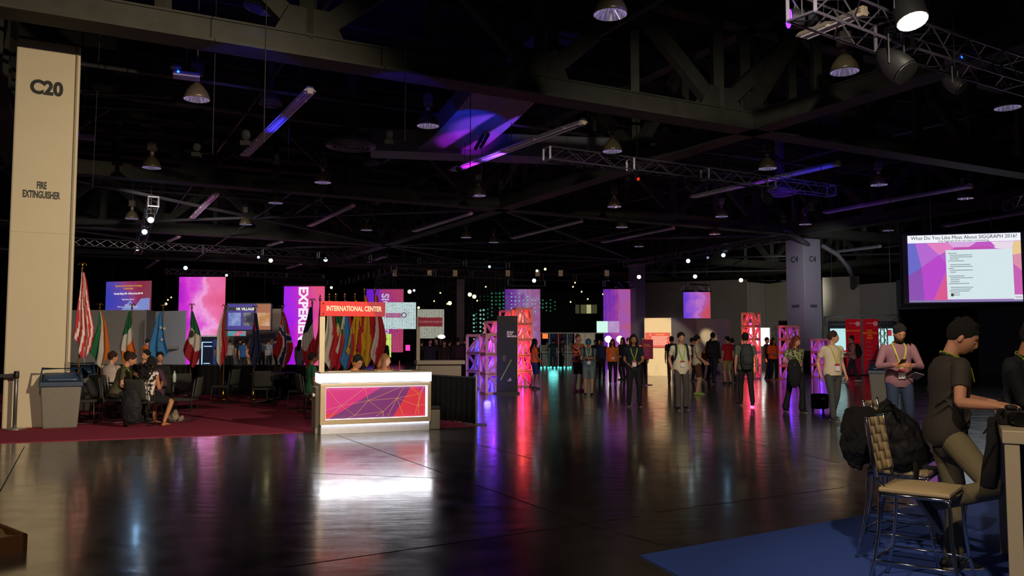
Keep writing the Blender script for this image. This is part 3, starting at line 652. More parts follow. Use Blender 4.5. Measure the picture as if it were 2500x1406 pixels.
# screens
scr = cloudmat([(0, '#4a50d8'), (.35, '#7858c8'), (.55, '#b04890'), (.75, '#a83858'), (1, '#a04860')], .6, .4, 0, detail=0)
o, w_, h_ = drop('hanging_screen', 257, 688, 368, 759, 50, 'hanging screen with yellow heading above the left partition wall', scr, 49, cat='screen', rail=False)
text('Experience Presentations: Emerging\nTechnologies', .16, glow('#e8a030', .7), o, (w_ * .5, -.01, h_ * .80), bold=.004, sx=.85)
text('Thursday 28 July, 9:00 - 10:30 am, Room 201 AB', .15, glow('#ffffff', .8), o, (w_ * .5, -.01, h_ * .58), bold=.004, sx=.72)
text('"Big Robot Show"', .13, glow('#ffffff', .7), o, (w_ * .5, -.01, h_ * .38)); text('and more\n"VR Tour in the Virtual Exhibits"', .12, glow('#ffffff', .7), o, (w_ * .5, -.01, h_ * .16))
m = MB(); m.prism([(w_*.35, -.012, .02), (w_*.55, -.012, h_*.35), (w_*.7, -.012, .02)], (0, .004, 0)); m.prism([(w_*.6, -.011, .02), (w_*.78, -.011, h_*.4), (w_*.97, -.011, h_*.42), (w_*.97, -.011, .02)], (0, .004, 0))
m.build('picture_shape', glow('#90a0e8', .7), o)
o, w_, h_ = drop('hanging_screen', 553, 742, 660, 805, 46, 'VR VILLAGE screen between the two big drops', glow('#5a4ab8', .5), cat='screen', rail=False, t=.12)
m = MB(); m.b2((w_*.68, -.005, .0), (w_, 0, h_)); m.build('picture_shape', glow('#b06a48', .75), o)
m = MB(); m.b2((w_*.02, -.01, h_*.75), (w_*.62, 0, h_*.88)); m.build('caption_bar', glow('#3a3a40', .4), o)
text('VR VILLAGE', .2, glow('#ffffff', .9), o, (w_*.42, -.015, h_*.80), bold=.006)
for x0, c in ((.04, '#88a0f0'), (.38, '#202040'), (.70, '#e8a060')):
    m = MB(); m.b2((w_*x0, -.012, h_*.15), (w_*(x0+.28), -.006, h_*.66)); m.build('picture_tile', cloudmat([(0, '#202050'), (.45, c), (1, '#ffffff')], .6, 2.5, seed=x0 * 9), o)
fr = MB(); fr.b2((-.06, .02, -.06), (w_ + .06, .14, 0)); fr.b2((-.06, .02, h_), (w_ + .06, .14, h_ + .06)); fr.b2((w_, .02, -.06), (w_ + .06, .14, h_ + .06)); fr.b2((-.06, .02, -.06), (0, .14, h_ + .06)); fr.build('frame', blk, o)
partition([XY(545, 50), XY(690, 49)], zat(755, 50), mat('#8c8074', .9), 'beige back wall of the booth behind the far crowd')
partition([XY(660, 48), XY(690, 48)], zat(815, 48), mat('#6d665e', .9), 'low beige wall left of the lettered drop')
o, w_, h_ = drop('monitor', 556, 808, 600, 820, 45, 'small bright monitor below the VR VILLAGE screen', cloudmat([(0, '#2060a0'), (.5, '#40a0a8'), (.6, '#d04060'), (1, '#e0e0e0')], .9, 3), cat='screen', rail=False)
o, w_, h_ = drop('demo_kiosk', 480, 822, 531, 890, 44, 'white-framed dark kiosk with blue light lines at the foot of the pink drop', mat('#121826', .5, emit=.02, ecol='#2040a0'), cat='kiosk', rail=False, t=.3, z0=.02)
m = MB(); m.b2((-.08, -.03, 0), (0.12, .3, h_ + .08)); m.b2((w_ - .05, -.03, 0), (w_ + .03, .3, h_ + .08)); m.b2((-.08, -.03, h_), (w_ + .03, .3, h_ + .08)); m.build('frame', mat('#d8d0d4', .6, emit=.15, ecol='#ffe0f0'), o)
m = MB(); x0, x1, z0, z1 = .28, w_ * .72, .25, h_ * .84
for p, q in (((x0, z0), (x0, z1)), ((x0, z1), (x1, z1)), ((x0, z0), (x1, z0)), ((x0 + .1, h_*.72), (x1, h_*.72)), ((x0 + .1, .4), (x1 - .1, .4))): m.bar((p[0], -.02, p[1]), (q[0], -.02, q[1]), .035)
m.build('light_line', glow('#a0c8ff', 1.6), o)
m = MB(); m.b2((w_*.78, -.02, .2), (w_ * .97, -.01, h_ * .92)); m.build('side_panel', glow('#153a80', .5), o)
# bright screens around the bead curtain
o, w_, h_ = drop('projection_screen', 925, 738, 1015, 803, 54, 'white projection with a pink sunburst, right end of the red sign', glow('#c0d8d8', .95), cat='screen', rail=False)
m = MB(); cx, cz = w_ * .68, h_ * .52
for k in range(14):
    an = k * PI / 7; m.bar((cx + .18 * math.cos(an), -.01, cz + .18 * math.sin(an)), (cx + .42 * math.cos(an), -.01, cz + .42 * math.sin(an)), .06, .01)
m.build('sunburst', glow('#d060a0', .8), o); m = MB(); m.tube([(cx + .15 * math.cos(a * PI / 6), -.015, cz + .15 * math.sin(a * PI / 6)) for a in range(12)], .03, 5, closed=True); m.build('ring', glow('#604080', .4), o)
m = MB(); m.b2((w_*.18, -.008, h_*.42), (w_*.6, 0, h_*.6)); m.build('picture_shape', glow('#c878a8', .7), o)
drop('projection_screen', 1018, 755, 1084, 826, 58, 'pale grey screen behind the check-in sign', glow('#a8a898', .8), cat='screen', rail=False)
drop('light_panel', 880, 815, 955, 872, 50, 'yellow-green light panel behind the red and white flag', cloudmat([(0, '#90b830'), (.5, '#c0e868'), (1, '#f0ffb0')], 1.0, 4), cat='light panel', rail=False)
drop('monitor', 990, 842, 1001, 856, 40, 'small magenta screen behind the blonde attendant', glow('#f040b0', 1.2), cat='screen', rail=False)
p = A(1078, 822, 38); m = MB(); m.ell((0, 0, 0), (.17, .1, .09)); tag(m.build('flood_lamp', glow('#f8ffd8', 9), loc=p, smooth=True), 'glaring oval lamp just right of the check-in sign', 'lamp')
p = A(1076, 834, 38); m = MB(); m.b2((-.05, -.03, -2.2), (.05, .03, .1)); tag(m.build('lamp_pole', blk, loc=p - Vector((0, 0, -.05))), 'dark pole carrying the glaring oval lamp', 'pole')
drop('projection_screen', 1457, 784, 1484, 812, 54, 'bright white-green screen left of the sheer magenta drop', glow('#c8f0e0', 1.1), cat='screen', rail=False)
drop('projection_screen', 1484.5, 784, 1512, 812, 53.8, 'see-through lilac screen in front of the sheer magenta drop', cloudmat([(0, '#b080c0'), (.55, '#c8a0d8'), (.7, '#f0ffff'), (1, '#ffffff')], .8, 1.4), cat='screen', rail=False)
for px, l in ((1485, 'round white globe lamp, left of the pair behind the crowd'), (1513, 'round white globe lamp, right of the pair behind the crowd')):
    p = A(px, 828, 48); m = MB(); m.ell((0, 0, 0), .2, 14, 8); m.tube([(0, 0, -.1), (0, 0, -1.7)], .02, 6); tag(m.build('globe_lamp', glow('#fff0c8', 3), loc=p, smooth=True), l, 'lamp')
# right-hand slide screen
a = A(2208, 742, 30.4); b = A(2506, 738, 29.4); rz = math.atan2(b.y - a.y, b.x - a.x); w_ = (b - a).length; h_ = A(2202, 573, 30.4).z - a.z
o = empty('slide_screen', a, rz, 'big slide screen with a question heading at the right wall', 'screen')
m = MB(); m.b2((0, 0, 0), (w_, .08, h_)); m.build('frame', mat('#2c2a36', .7, emit=.05, ecol='#4a4058'), o)
m = MB(); m.b2((-.09, .03, -.12), (w_ + .12, .14, h_ + .1)); m.build('surround', mat('#15191d', .8), o)
S = .17; sw = w_ - .28; sh = h_ - .06; X0 = S; Z0 = .05
def sp(u, v, y=-.01): return Vector((X0 + u * sw, y, Z0 + v * (sh - .04)))
def shp(pts, col, e, y, name='picture_shape'):
    m = MB(); m.prism([sp(u, v, y) for u, v in pts], (0, .003, 0)); return m.build(name, glow(col, e), o)
shp([(0, 0), (1, 0), (1, 1), (0, 1)], '#b060c8', 1.0, -.008, 'display')
shp([(0, .4), (.12, .52), (.07, .88), (0, .88)], '#6a6ac8', 1.0, -.013); shp([(0, .03), (.14, .03), (.12, .52), (0, .4)], '#8a50b0', 1.0, -.0135)
shp([(.14, .03), (.22, .03), (.36, .55), (.28, .7), (.12, .52)], '#b848c8', 1.0, -.014)
shp([(.22, .03), (.36, .03), (.36, .5)], '#d85890', 1.0, -.0145); shp([(.07, .88), (.12, .52), (.28, .7), (.17, .88)], '#b468d0', 1.0, -.0142)
shp([(.17, .88), (.28, .7), (.42, .8), (.36, .88)], '#e080c0', 1.0, -.0143); shp([(.42, .8), (.36, .88), (.62, .88), (.6, .8)], '#d8a8e0', 1.0, -.0141)
shp([(.4, .77), (.42, .81), (.72, .81), (.78, .78)], '#c050a8', 1.0, -.0152); shp([(.62, .88), (.55, .81), (.78, .81), (.74, .88)], '#c058c0', 1.0, -.0151)
shp([(.74, .88), (.78, .78), (.92, .76), (.94, .88)], '#e8d8e8', 1.0, -.0144); shp([(.92, .76), (.94, .88), (1, .88), (1, .7), (.93, .68)], '#e8c890', 1.0, -.0146)
shp([(.93, .68), (1, .7), (1, .45), (.93, .55)], '#d890a8', 1.0, -.0147); shp([(.93, .1), (.93, .55), (1, .45), (1, .1)], '#c860b0', 1.0, -.0148)
shp([(0, .885), (1, .885), (1, 1), (0, 1)], '#f0f4fa', 1.0, -.016, 'heading_bar')
shp([(.345, .04), (.93, .04), (.925, .77), (.34, .77)], '#d4e6ea', 1.0, -.02, 'comment_page')
shp([(0, 0), (1, 0), (1, .03), (0, .03)], '#8880b0', .9, -.021, 'task_bar'); shp([(.925, .03), (1, .03), (1, .1), (.925, .1)], '#e4e4ee', 1.0, -.0205)
tk = mat((.03, .03, .05), .8)
text('What Do You Like Most About SIGGRAPH 2016?', .185, tk, o, tuple(sp(.5, .955, -.022)), sx=.93)
text('Visit Siggraph.sli.do and start commenting', .10, mat((.12, .12, .16), .8), o, tuple(sp(.5, .905, -.022)))
tg = mat((.35, .37, .40), .8); rr = random.Random(3)
m = MB()
for r_ in range(24):
    v = .72 - r_ * .028; u0 = .36 + (.015 if r_ % 4 else 0); L_ = rr.choice((.05, .08, .14, .18, .2)); 
    if r_ % 6 == 5: continue
    a_ = sp(u0, v, -.022); b_ = sp(u0 + L_, v, -.022); m.b2((a_.x, -.024, a_.z - .008), (b_.x, -.022, a_.z + .008))
m.build('comment_line', tg, o)
shp([(.375, .085), (.4, .085), (.4, .125), (.375, .125)], '#806850', .4, -.023, 'thumbnail')
text('Disqus', .08, tg, o, tuple(sp(.965, .065, -.024)))
m = MB()
for t in (.25, .75): m.tube([(w_ * t, .1, h_ + .1), (w_ * t, .1, 6.5)], .02, 5)
m.build('hanger', alud, o)
m = MB(); p = A(2456, 766, 41); m.b2((p.x - .1, p.y - .5, p.z - .14), (p.x + .18, p.y - .4, p.z + .14)); tag(m.build('wall_speaker', blk), 'small black box on the dark wall below the slide screen', 'speaker')

# ================================================================ BEAD CURTAIN AND BALLS
m = MB(); rr = random.Random(5)
oct_f = [(0,1,2),(0,2,3),(0,3,4),(0,4,1),(5,2,1),(5,3,2),(5,4,3),(5,1,4)]
def octa(m, c, r, mi=0): m.add([(c[0], c[1], c[2]+r), (c[0]+r, c[1], c[2]), (c[0], c[1]+r, c[2]), (c[0]-r, c[1], c[2]), (c[0], c[1]-r, c[2]), (c[0], c[1], c[2]-r)], oct_f, mi)
Yc = 47.0
for i in range(84):
    px = 915 + i * 4.05 + rr.uniform(-.8, .8); y0 = Yc + rr.choice((0, .5, 1.0)) ; x = (px - 1250) / F * y0
    top, bot = zat(668, y0), zat(870, y0)
    m.bar((x, y0, top), (x, y0, bot), .006)
    z = top
    while z > bot: octa(m, (x + rr.uniform(-.01, .01), y0, z), rr.uniform(.011, .027), 1 if rr.random() < .35 else 0); z -= rr.uniform(.04, .22)
for i in range(46):
    px = 1234 + i * 1.85; y0 = 50.5; x = (px - 1250) / F * y0; z = zat(706, y0)
    while z > zat(850, y0): octa(m, (x + rr.uniform(-.012, .012), y0, z), rr.uniform(.009, .022), 2 if rr.random() < .35 else 0); z -= rr.uniform(.07, .16)
for i in range(16):
    px = 1325 + i * 10; y0 = 50.5; x = (px - 1250) / F * y0; z = zat(690, y0)
    while z > zat(812, y0): octa(m, (x, y0, z), .016, 1); z -= rr.uniform(.2, .5)
tag(m.build('bead_curtain', [mat('#2e2c30', .3, .3), mat('#8a8898', .2, .4), mat('#e8e0f0', .2, .3)]), 'long curtain of dark and silvery beads on strings behind the booths', 'bead curtain', kind='stuff')
# hanging balls, green light put into their colour in three strengths: columns of the photo's grid
ball = None; gm = mat('#9fe0c4', .25, coat=.5); cols = []
Yb = 46.5
def rows(a, b, s): 
    r = []; 
    while a <= b + .1: r.append(a); a += s
    return r
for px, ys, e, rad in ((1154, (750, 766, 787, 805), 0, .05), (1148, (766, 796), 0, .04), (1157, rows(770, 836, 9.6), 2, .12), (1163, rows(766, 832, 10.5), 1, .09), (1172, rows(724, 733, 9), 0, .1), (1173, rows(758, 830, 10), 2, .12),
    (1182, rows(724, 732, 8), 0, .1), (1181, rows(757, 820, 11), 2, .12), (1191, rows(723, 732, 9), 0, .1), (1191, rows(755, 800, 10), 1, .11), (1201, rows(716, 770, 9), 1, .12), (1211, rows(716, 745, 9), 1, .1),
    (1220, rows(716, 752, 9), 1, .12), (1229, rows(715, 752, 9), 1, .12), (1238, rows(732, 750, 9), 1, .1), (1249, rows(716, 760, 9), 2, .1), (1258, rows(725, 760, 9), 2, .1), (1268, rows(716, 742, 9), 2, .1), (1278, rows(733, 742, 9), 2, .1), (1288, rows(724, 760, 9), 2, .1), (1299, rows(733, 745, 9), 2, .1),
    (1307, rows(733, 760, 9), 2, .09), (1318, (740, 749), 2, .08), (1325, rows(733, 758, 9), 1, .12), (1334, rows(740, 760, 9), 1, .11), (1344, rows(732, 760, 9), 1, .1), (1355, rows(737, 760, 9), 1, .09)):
    for py in ys:
        p = A(px, py, Yb)
        if ball is None:
            b = MB(); b.ell((0, 0, 0), .1, 12, 8)
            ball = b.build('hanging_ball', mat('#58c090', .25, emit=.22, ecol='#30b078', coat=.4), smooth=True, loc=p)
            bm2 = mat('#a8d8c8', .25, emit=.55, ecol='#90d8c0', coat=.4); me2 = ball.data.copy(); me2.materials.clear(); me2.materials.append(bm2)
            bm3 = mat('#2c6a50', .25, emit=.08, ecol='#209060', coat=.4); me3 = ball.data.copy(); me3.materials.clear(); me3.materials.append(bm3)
            me1 = ball.data; o = ball
            tag(o, 'glossy ball lit green, one of the hanging grid behind the bead curtain', 'hanging ball', 'green-lit balls hanging in a grid')
        else:
            o = ball.copy(); C.objects.link(o); o.location = p
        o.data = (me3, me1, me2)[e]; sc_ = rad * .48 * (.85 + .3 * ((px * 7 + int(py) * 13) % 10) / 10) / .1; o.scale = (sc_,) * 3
        m = MB(); m.tube([(0, 0, .02), (0, 0, (10.58 - p.z) / sc_)], .004 / sc_, 3, cap=False); m.build('string', black, o)
tealm = glow('#50d8cc', 1.5); pb = None
for i in range(13):
    px = 1321 + i * 8 + (i % 3); p = G(px, 900 - (i % 2)); p.z = .06
    if pb is None:
        b = MB(); b.ell((0, 0, 0), .065, 10, 6); pb = b.build('floor_light', tealm, smooth=True, loc=p); tag(pb, 'small round teal light on the floor in front of the white counters', 'floor light', 'row of teal floor lights')
    else: o = pb.copy(); C.objects.link(o); o.location = p
light('POINT', 'teal_floor_glow', G(1350, 900) + Vector((0, -.4, .5)), 9, (.2, .95, .9), .3, spec=0.0)
# far cafe area
o = empty('rail_frame', A(1320, 888, 50) * Vector((1, 1, 0)) if False else Vector((A(1320, 888, 50).x, 50, 0)), 0, 'long light rail frame spanning behind the white counters', 'frame')
m = MB(); W = A(1475, 800, 50).x - A(1320, 800, 50).x; zt = zat(813, 50)
m.bar((0, 0, zt), (W, 0, zt), .06); m.bar((0, 0, .95), (W, 0, .95), .05)
for t in (0, .14, .28, .42, .56, .7, .85, 1): m.bar((W * t, 0, 0), (W * t, 0, zt), .04)
m.build('rail', mat('#a8a8a8', .4, .3), o)
partition([XY(1402, 58), XY(1452, 57.5)], zat(812, 58), mat('#b8b098', .8, emit=.12, ecol='#fff0c8'), 'lit cream backdrop behind the far cafe counter')  # warm light on this backdrop is put in as emission
for px, y, w2, l in ((1335, 51, .62, 'white counter left of the red-haired person'), (1388, 51, .68, 'white counter right of the first one'), (1352, 55, .6, 'grey counter far behind the teal lights'), (1436, 52, 1.2, 'white counter behind the person in the teal cap')):
    o = empty('counter', (XY(px, y)[0], y, 0), 0, l, 'counter'); m = MB(); m.b2((-w2/2, -.3, 0), (w2/2, .3, .95)); m.build('body', mat('#b8b4ae', .5), o, bevel=.02)
    m = MB(); m.b2((-w2/2 - .05, -.35, .95), (w2/2 + .05, .35, 1.0)); m.build('top', mat('#8a8070', .5), o)
for px, l in ((1331, 'orange box lamp above the left white counter'),):
    p = A(px, 820, 43); m = MB(); m.b2((-.14, -.14, -.14), (.14, .14, .12)); tag(m.build('box_lamp', glow('#ff7a30', 1.2), loc=p, bevel=.02), l, 'lamp')
for px, c in ((1365, '#7a2030'), (1346, '#34507a'), (1376, '#40506a'), (1388, '#707880')):
    p = A(px, 812, 53); m = MB(); m.grid(lambda u, v: Vector(((u - .5) * .5 + .04 * math.sin(v * 9), .05 * math.sin(u * 14), -v * 1.3)), 10, 8)
    tag(m.build('hanging_cloth', mat(c, .8, emit=.03), loc=p, solid=.01), 'cloth hanging behind the far counters, ' + {'#7a2030': 'dark red', '#34507a': 'blue', '#40506a': 'slate', '#707880': 'grey'}[c] + ' one', 'cloth')
for px, py, l in ((1330, 852, 'cream armchair-like display on the left white counter'), (1385, 856, 'cream display box on the right white counter')):
    p = A(px, 870, 51); m = MB(); m.b2((-.35, -.2, 0), (.25, .2, .38)); m.b2((.1, -.2, .2), (.35, .2, .5)); tag(m.build('display_box', mat('#c8bca4', .6), loc=(p.x, 51, 1.0), bevel=.05), l, 'display')
# exhibit box wall text panel and its artwork
a = A(1576, 848, D1 - .15); b = A(1635, 848, D1 - .45); m = MB()
o = empty('text_panel', A(1576, 848, D1 + .12), math.atan2(-.3, XY(1638, D1)[0] - XY(1573, D1)[0]), 'red text panel on the warmly lit cream wall', 'sign')
w_ = 59 / F * D1; h_ = 36 / F * D1; m.b2((0, -.04, 0), (w_, 0, h_)); m.build('board', mat('#c83a30', .6), o)
text('THE EXHIBIT', .075, mat('#f0a840', .6), o, (w_ * .6, -.05, h_ * .86), bold=.002); m = MB()
for i in range(8): m.b2((w_ * .25, -.046, h_ * (.72 - i * .08)), (w_ * (.93 - (i % 3) * .04), -.04, h_ * (.75 - i * .08)))
m.build('text_line', mat('#f0d8d0', .7), o); m = MB(); m.tube([(w_*.2 + .04*math.cos(t), -.045, h_*.86 + .04*math.sin(t)) for t in [k*PI/4 for k in range(8)]], .008, 5, closed=True); m.build('emblem', white, o)
light('SPOT', 'exhibit_spot', A(1585, 770, 29), 3900, (1, .84, .62), .1, A(1604, 850, 38), 20, .25, spec=.3)
light('SPOT', 'exhibit_spot', A(1724, 740, 37), 1300, (1, .76, .42), .06, A(1728, 828, 40.9), 13, .9)
light('SPOT', 'exhibit_spot', A(1640, 740, 37.4), 14, (.1, .35, 1), .06, A(1650, 815, 39.0), 40, .9)
light('SPOT', 'exhibit_spot', A(1905, 800, 50), 260, (1, 1, .9), .1, A(1925, 760, 59), 80, .9)
# ================================================================ FLAGS
FC = {n: mat(c, .75, noise=.15, nscale=6) for n, c in dict(red='#c02032', white='#d8d4cc', blue='#1c2a6a', green='#1b7a4a', orange='#d8701e', sky='#3a86c8', yellow='#e0b020', crimson='#a01828', navy='#161f48', dgreen='#0e6a40').items()}
def flag(px, py_base, top_z, label, cols, fn, Y=None, hoist=.95, fly=1.45, side=1, seed=0, spread=.3, base=True, eagle=True):
    if Y is None: p = G(px, py_base)
    else: p = Vector(((px - 1250) / F * Y, Y, 0))
    o = empty('flag', (p.x, p.y, 0), 0, label, 'flag')
    m = MB(); m.tube([(0, 0, .05), (0, 0, top_z)], .016, 8); m.build('pole', mat('#7a5a34', .35, .2), o, smooth=True)
    if base: m = MB(); m.lathe([(.16, 0), (.16, .02), (.13, .05), (.06, .07), (.05, .16), (.035, .2), (.03, .34)], seg=20); m.build('base', gold, o, smooth=True)
    m = MB(); m.ell((0, 0, top_z + .03), .03, 10, 6)
    if eagle:
        m.ell((0, 0, top_z + .1), (.025, .02, .05), 8, 6)
        for s_ in (-1, 1): m.tube([(0, 0, top_z + .1), (s_ * .05, 0, top_z + .15), (s_ * .09, 0, top_z + .09)], [.02, .016, .006], 6)
    else: m.lathe([(.02, top_z + .04), (.028, top_z + .08), (.004, top_z + .17)], seg=10)
    m.build('finial', gold, o, smooth=True)
    rr = random.Random(seed); ph = rr.uniform(0, 6); kk = rr.uniform(16, 21)
    Hf = fly + .12; wf = lambda t: (.05 + .36 * spread / .3 * min(1, t / .72) ** .9)
    def pos(s_, t):      # s_ across the hanging cloth, t down it
        w_ = wf(t); x = side * (s_ * w_ - (.22 if px < 230 or Y is None else .42) * w_ * t + .012 * math.sin(t * 9 + ph)); tip = 1 - .30 * abs(s_ - .62) / .62
        return Vector((x, -.02 - (.012 + .035 * t) * (1 + math.sin(s_ * kk * .8 + ph + t * 1.1)), top_z - .06 - t * Hf * (1 - (1 - tip) * t ** .8)))
    f0_ = fn; fn = lambda s_, t: f0_(min(.999, max(0, s_ + .05 * math.sin(t * 7 + ph))), min(.999, max(0, t * 1.08 - .22 * s_ + .04)))
    m = MB(); m.grid(pos, 30, 40, mi=fn); m.build('cloth', [FC[c] for c in cols], o, smooth=True, solid=.006)
    return o
def vstr(*c): return (lambda u, v: c[min(len(c) - 1, int(v * len(c)))])
def hstr(*c): return (lambda u, v: c[min(len(c) - 1, int(u * len(c)))])
def us(u, v): return 2 if (u < .54 and v < .4 and False) else int(u * 13) % 2
def nordic(u, v):
    if abs(u - .5) < .07 or abs(v - .38) < .05: return 2
    if abs(u - .5) < .14 or abs(v - .38) < .09: return 1
    return 0
def union(u, v):
    if u < .5 and v < .5: return 1 if (abs(u - .25) < .04 or abs(v - .25) < .04) else 0
    return 0
def canada(u, v):
    if v < .25 or v > .75: return 0
    return 0 if (abs(u - .5) + abs(v - .5) * 1.4 < .26) else 1
def port(u, v):
    if (u - .5) ** 2 + ((v - .4) * 1.5) ** 2 < .04: return 2 if (u - .5) ** 2 + ((v - .4) * 1.5) ** 2 > .02 else 3
    return 0 if v < .4 else 1
def lion(u, v):
    if .06 < min(u, 1 - u, v, 1 - v) < .09: return 1
    return 1 if (math.sin(u * 17 + v * 9) > .45 and abs(u - .5) < .27 and abs(v - .5) < .3 and math.cos(v * 23 - u * 8) > -.2) else 0
def spain(u, v): return 0 if (u < .25 or u > .75) else 1
def cub(u, v): return 2 if v < .4 * (1 - abs(u - .5) * 2) else (0 if int(u * 5) % 2 == 0 else 1)
flag(188, 1025, 3.05, 'flag with red and white stripes on the nearest pole beside the C20 column', ('red', 'white', 'blue'), us, hoist=1.1, fly=1.75, spread=.24, seed=1)
ZT = 2.48; YF = 22.6
flag(243, 0, ZT, 'flag of green, white and orange strips, second pole from the column', ('orange', 'white', 'green'), lambda u, v: 2 if u < .33 else (1 if u < .66 else 0), Y=YF - .5, side=1, seed=2, spread=.34, hoist=1.0)
flag(322, 0, ZT, 'flag green at top, white and orange below, behind the seated group', ('dgreen', 'white', 'orange'), vstr(0, 1, 2), Y=YF, seed=3, side=-1)
flag(398, 0, ZT, 'sky blue flag with white stars', ('sky', 'white'), vstr(0), Y=YF, side=-1, seed=4, spread=.36)
flag(468, 0, ZT, 'flag green, white with a dark emblem, and crimson, in front of the tall pink drop', ('dgreen', 'white', 'crimson'), vstr(0, 1, 2), Y=YF, seed=5, spread=.36)
flag(549, 0, ZT - .03, 'narrow flag of white and red right of the tall pink drop', ('white', 'red'), lambda u, v: 0 if u > .5 else 1, Y=YF, seed=6, side=-1, spread=.2)
flag(622, 0, ZT - .06, 'dark navy flag in front of the VR VILLAGE screen', ('navy', 'red'), union, Y=YF, seed=7, spread=.22)
flag(688, 0, ZT - .03, 'red flag with a white and blue cross at the left edge of the lettered drop', ('red', 'white', 'blue'), nordic, Y=YF, seed=8, spread=.36)
flag(762, 0, ZT + .03, 'blue, white and red flag directly left of the booth post', ('navy', 'white', 'red'), vstr(0, 1, 2), Y=YF - 2, seed=9, spread=.26, side=-1)
YG = 19.5; ZG = 2.62
for px, side, lab, cols, fn, sd in ((803, 1, 'pale white flag nearest the booth post', ('white', 'red'), lambda u, v: 0 if u < .6 else 1, 11), (819, 1, 'green and red flag with a yellow ring', ('dgreen', 'red', 'yellow', 'white'), port, 12),
    (841, 1, 'blue, white and red flag with a small white triangle', ('sky', 'white', 'red'), hstr(1, 0, 0, 2), 13), (866, 1, 'yellow flag with a red lion pattern', ('yellow', 'crimson'), lion, 14),
    (889, 1, 'red and yellow banded flag right of the yellow lion one', ('red', 'yellow'), spain, 15), (914, 1, 'red flag with white band at the right end of the row behind the booth', ('red', 'white'), lambda u, v: 1 if abs(u - .42) < .11 else 0, 16)):
    flag(px, 0, ZG + (.12 if px > 870 else 0), lab, cols, fn, Y=YG, side=side, seed=sd, eagle=False, spread=.3, fly=1.6)
flag(781, 0, ZG - .05, 'red and blue flag half hidden behind the booth post', ('red', 'white', 'navy'), hstr(0, 1, 2), Y=YG + .6, seed=17, eagle=False, spread=.2)
# white stars and dark emblem sewn on
for fpx, pts in ((398, ((395, 829), (401, 802), (392, 800))),):
    fo = [o for o in C.objects if o.get('label') == 'sky blue flag with white stars'][0]; m = MB()
    for sx_, sy_ in pts:
        c = A(sx_, sy_, YF - .13) - fo.location; ps = []
        for k in range(10): rr_ = .055 if k % 2 == 0 else .024; an = PI / 2 + k * PI / 5; ps.append(c + Vector((rr_ * math.cos(an), 0, rr_ * math.sin(an))))
        m.prism(ps, (0, .006, 0))
    m.build('star', white, fo)
fo = [o for o in C.objects if str(o.get('label')).startswith('flag green, white with')][0]; m = MB(); c = A(468, 815, YF - .13) - fo.location
m.ell(c, (.07, .008, .10), 12, 8); m.build('emblem', mat('#4a4030', .7), fo)
# ================================================================ DRAPES, BINS, STANCHION
def drape(pts, h, label, fold=.045):
    o = empty('pipe_and_drape', (pts[0][0], pts[0][1], 0), 0, label, 'drape'); q0 = Vector((*pts[0], 0)); m = MB(); s = MB()
    for p, q in zip(pts[:-1], pts[1:]):
        p = Vector((*p, 0)) - q0; q = Vector((*q, 0)) - q0; L_ = (q - p).length; d = (q - p).normalized(); n = Vector((-d.y, d.x, 0))
        k = max(8, int(L_ * 20)); m.grid(lambda u, v: p + d * (u * L_) + n * (fold * math.sin(u * L_ * 34) * (.4 + .6 * (1 - v))) + Vector((0, 0, .02 + v * (h - .03))), k, 3)
        s.tube([p + Vector((0, 0, h - .02)), q + Vector((0, 0, h - .02))], .018, 8)
    m.build('curtain', mat('#0d0e12', .9, noise=.3, nscale=3), o, smooth=True, solid=.006); s.build('top_rail', alu, o)
    for i, p in enumerate(pts):
        p = Vector((*p, 0)) - q0; t = MB(); t.tube([p, p + Vector((0, 0, h + .04))], .022, 8); t.build('post', mat('#b0a89c', .4, .4), o, smooth=True)
        t = MB(); t.box(p + Vector((0, 0, .008)), (.4, .3, .012)); t.build('foot', mat('#8a857c', .4, .5), o)
    return o
pe = G(1163, 1037)
drape([(-13.5, 24.4), (-9.5, 24.3), (-6.05, 24.2)], .91, 'low black drape along the back of the lounge')
drape([(pe.x, pe.y), (-1.85, 17.2), (-4.3, 21.2), (-5.9, 23.9)], .91, 'low black drape running back beside the reception desk')
def bin_(x, y, rz, label, flap='#2c4466'):
    o = empty('waste_bin', (x, y, 0), rz, label, 'waste bin'); m = MB()
    def ring(w2, d2, z): return [(-w2, -d2, z), (w2, -d2, z), (w2, d2, z), (-w2, d2, z)]
    m.add(ring(.28, .26, .0) + ring(.335, .31, .78), [(3, 2, 1, 0), (4, 5, 6, 7), (0, 1, 5, 4), (1, 2, 6, 5), (2, 3, 7, 6), (3, 0, 4, 7)]); m.build('body', mat('#77736a', .6), o, bevel=.03)
    m = MB(); m.add(ring(.36, .34, .76) + ring(.355, .335, .84) + ring(.33, .31, .86), [(3, 2, 1, 0), (0, 1, 5, 4), (1, 2, 6, 5), (2, 3, 7, 6), (3, 0, 4, 7), (4, 5, 9, 8), (5, 6, 10, 9), (6, 7, 11, 10), (7, 4, 8, 11), (8, 9, 10, 11)]); m.build('lid', mat('#223552', .45), o, bevel=.012)
    m = MB(); m.grid(lambda u, v: Vector(((u - .5) * .56, -.28 + v * .5, .87 + .13 * math.sin(v * PI))), 6, 8); m.build('flap', mat('#27405f', .4), o, smooth=True, solid=.02)
    m = MB(); m.tube([(-.33, -.3, .85), (-.31, -.28, 1.09), (.31, -.28, 1.09), (.33, -.3, .85)], .024, 8); m.build('hood_frame', mat('#223552', .45), o, smooth=True)
    return o
p = G(120, 1048); bin_(p.x, p.y + .36, R(27), 'grey waste bin with dark blue hood in front of the C20 column')
p = G(207, 1000); bin_(p.x - .05, 19.0, R(25), 'grey waste bin with blue hood half hidden right of the C20 column')
p = G(2168, 985); bin_(p.x, p.y + .25, R(-24), 'beige-grey waste bin with blue lid beside the man looking at his phone')
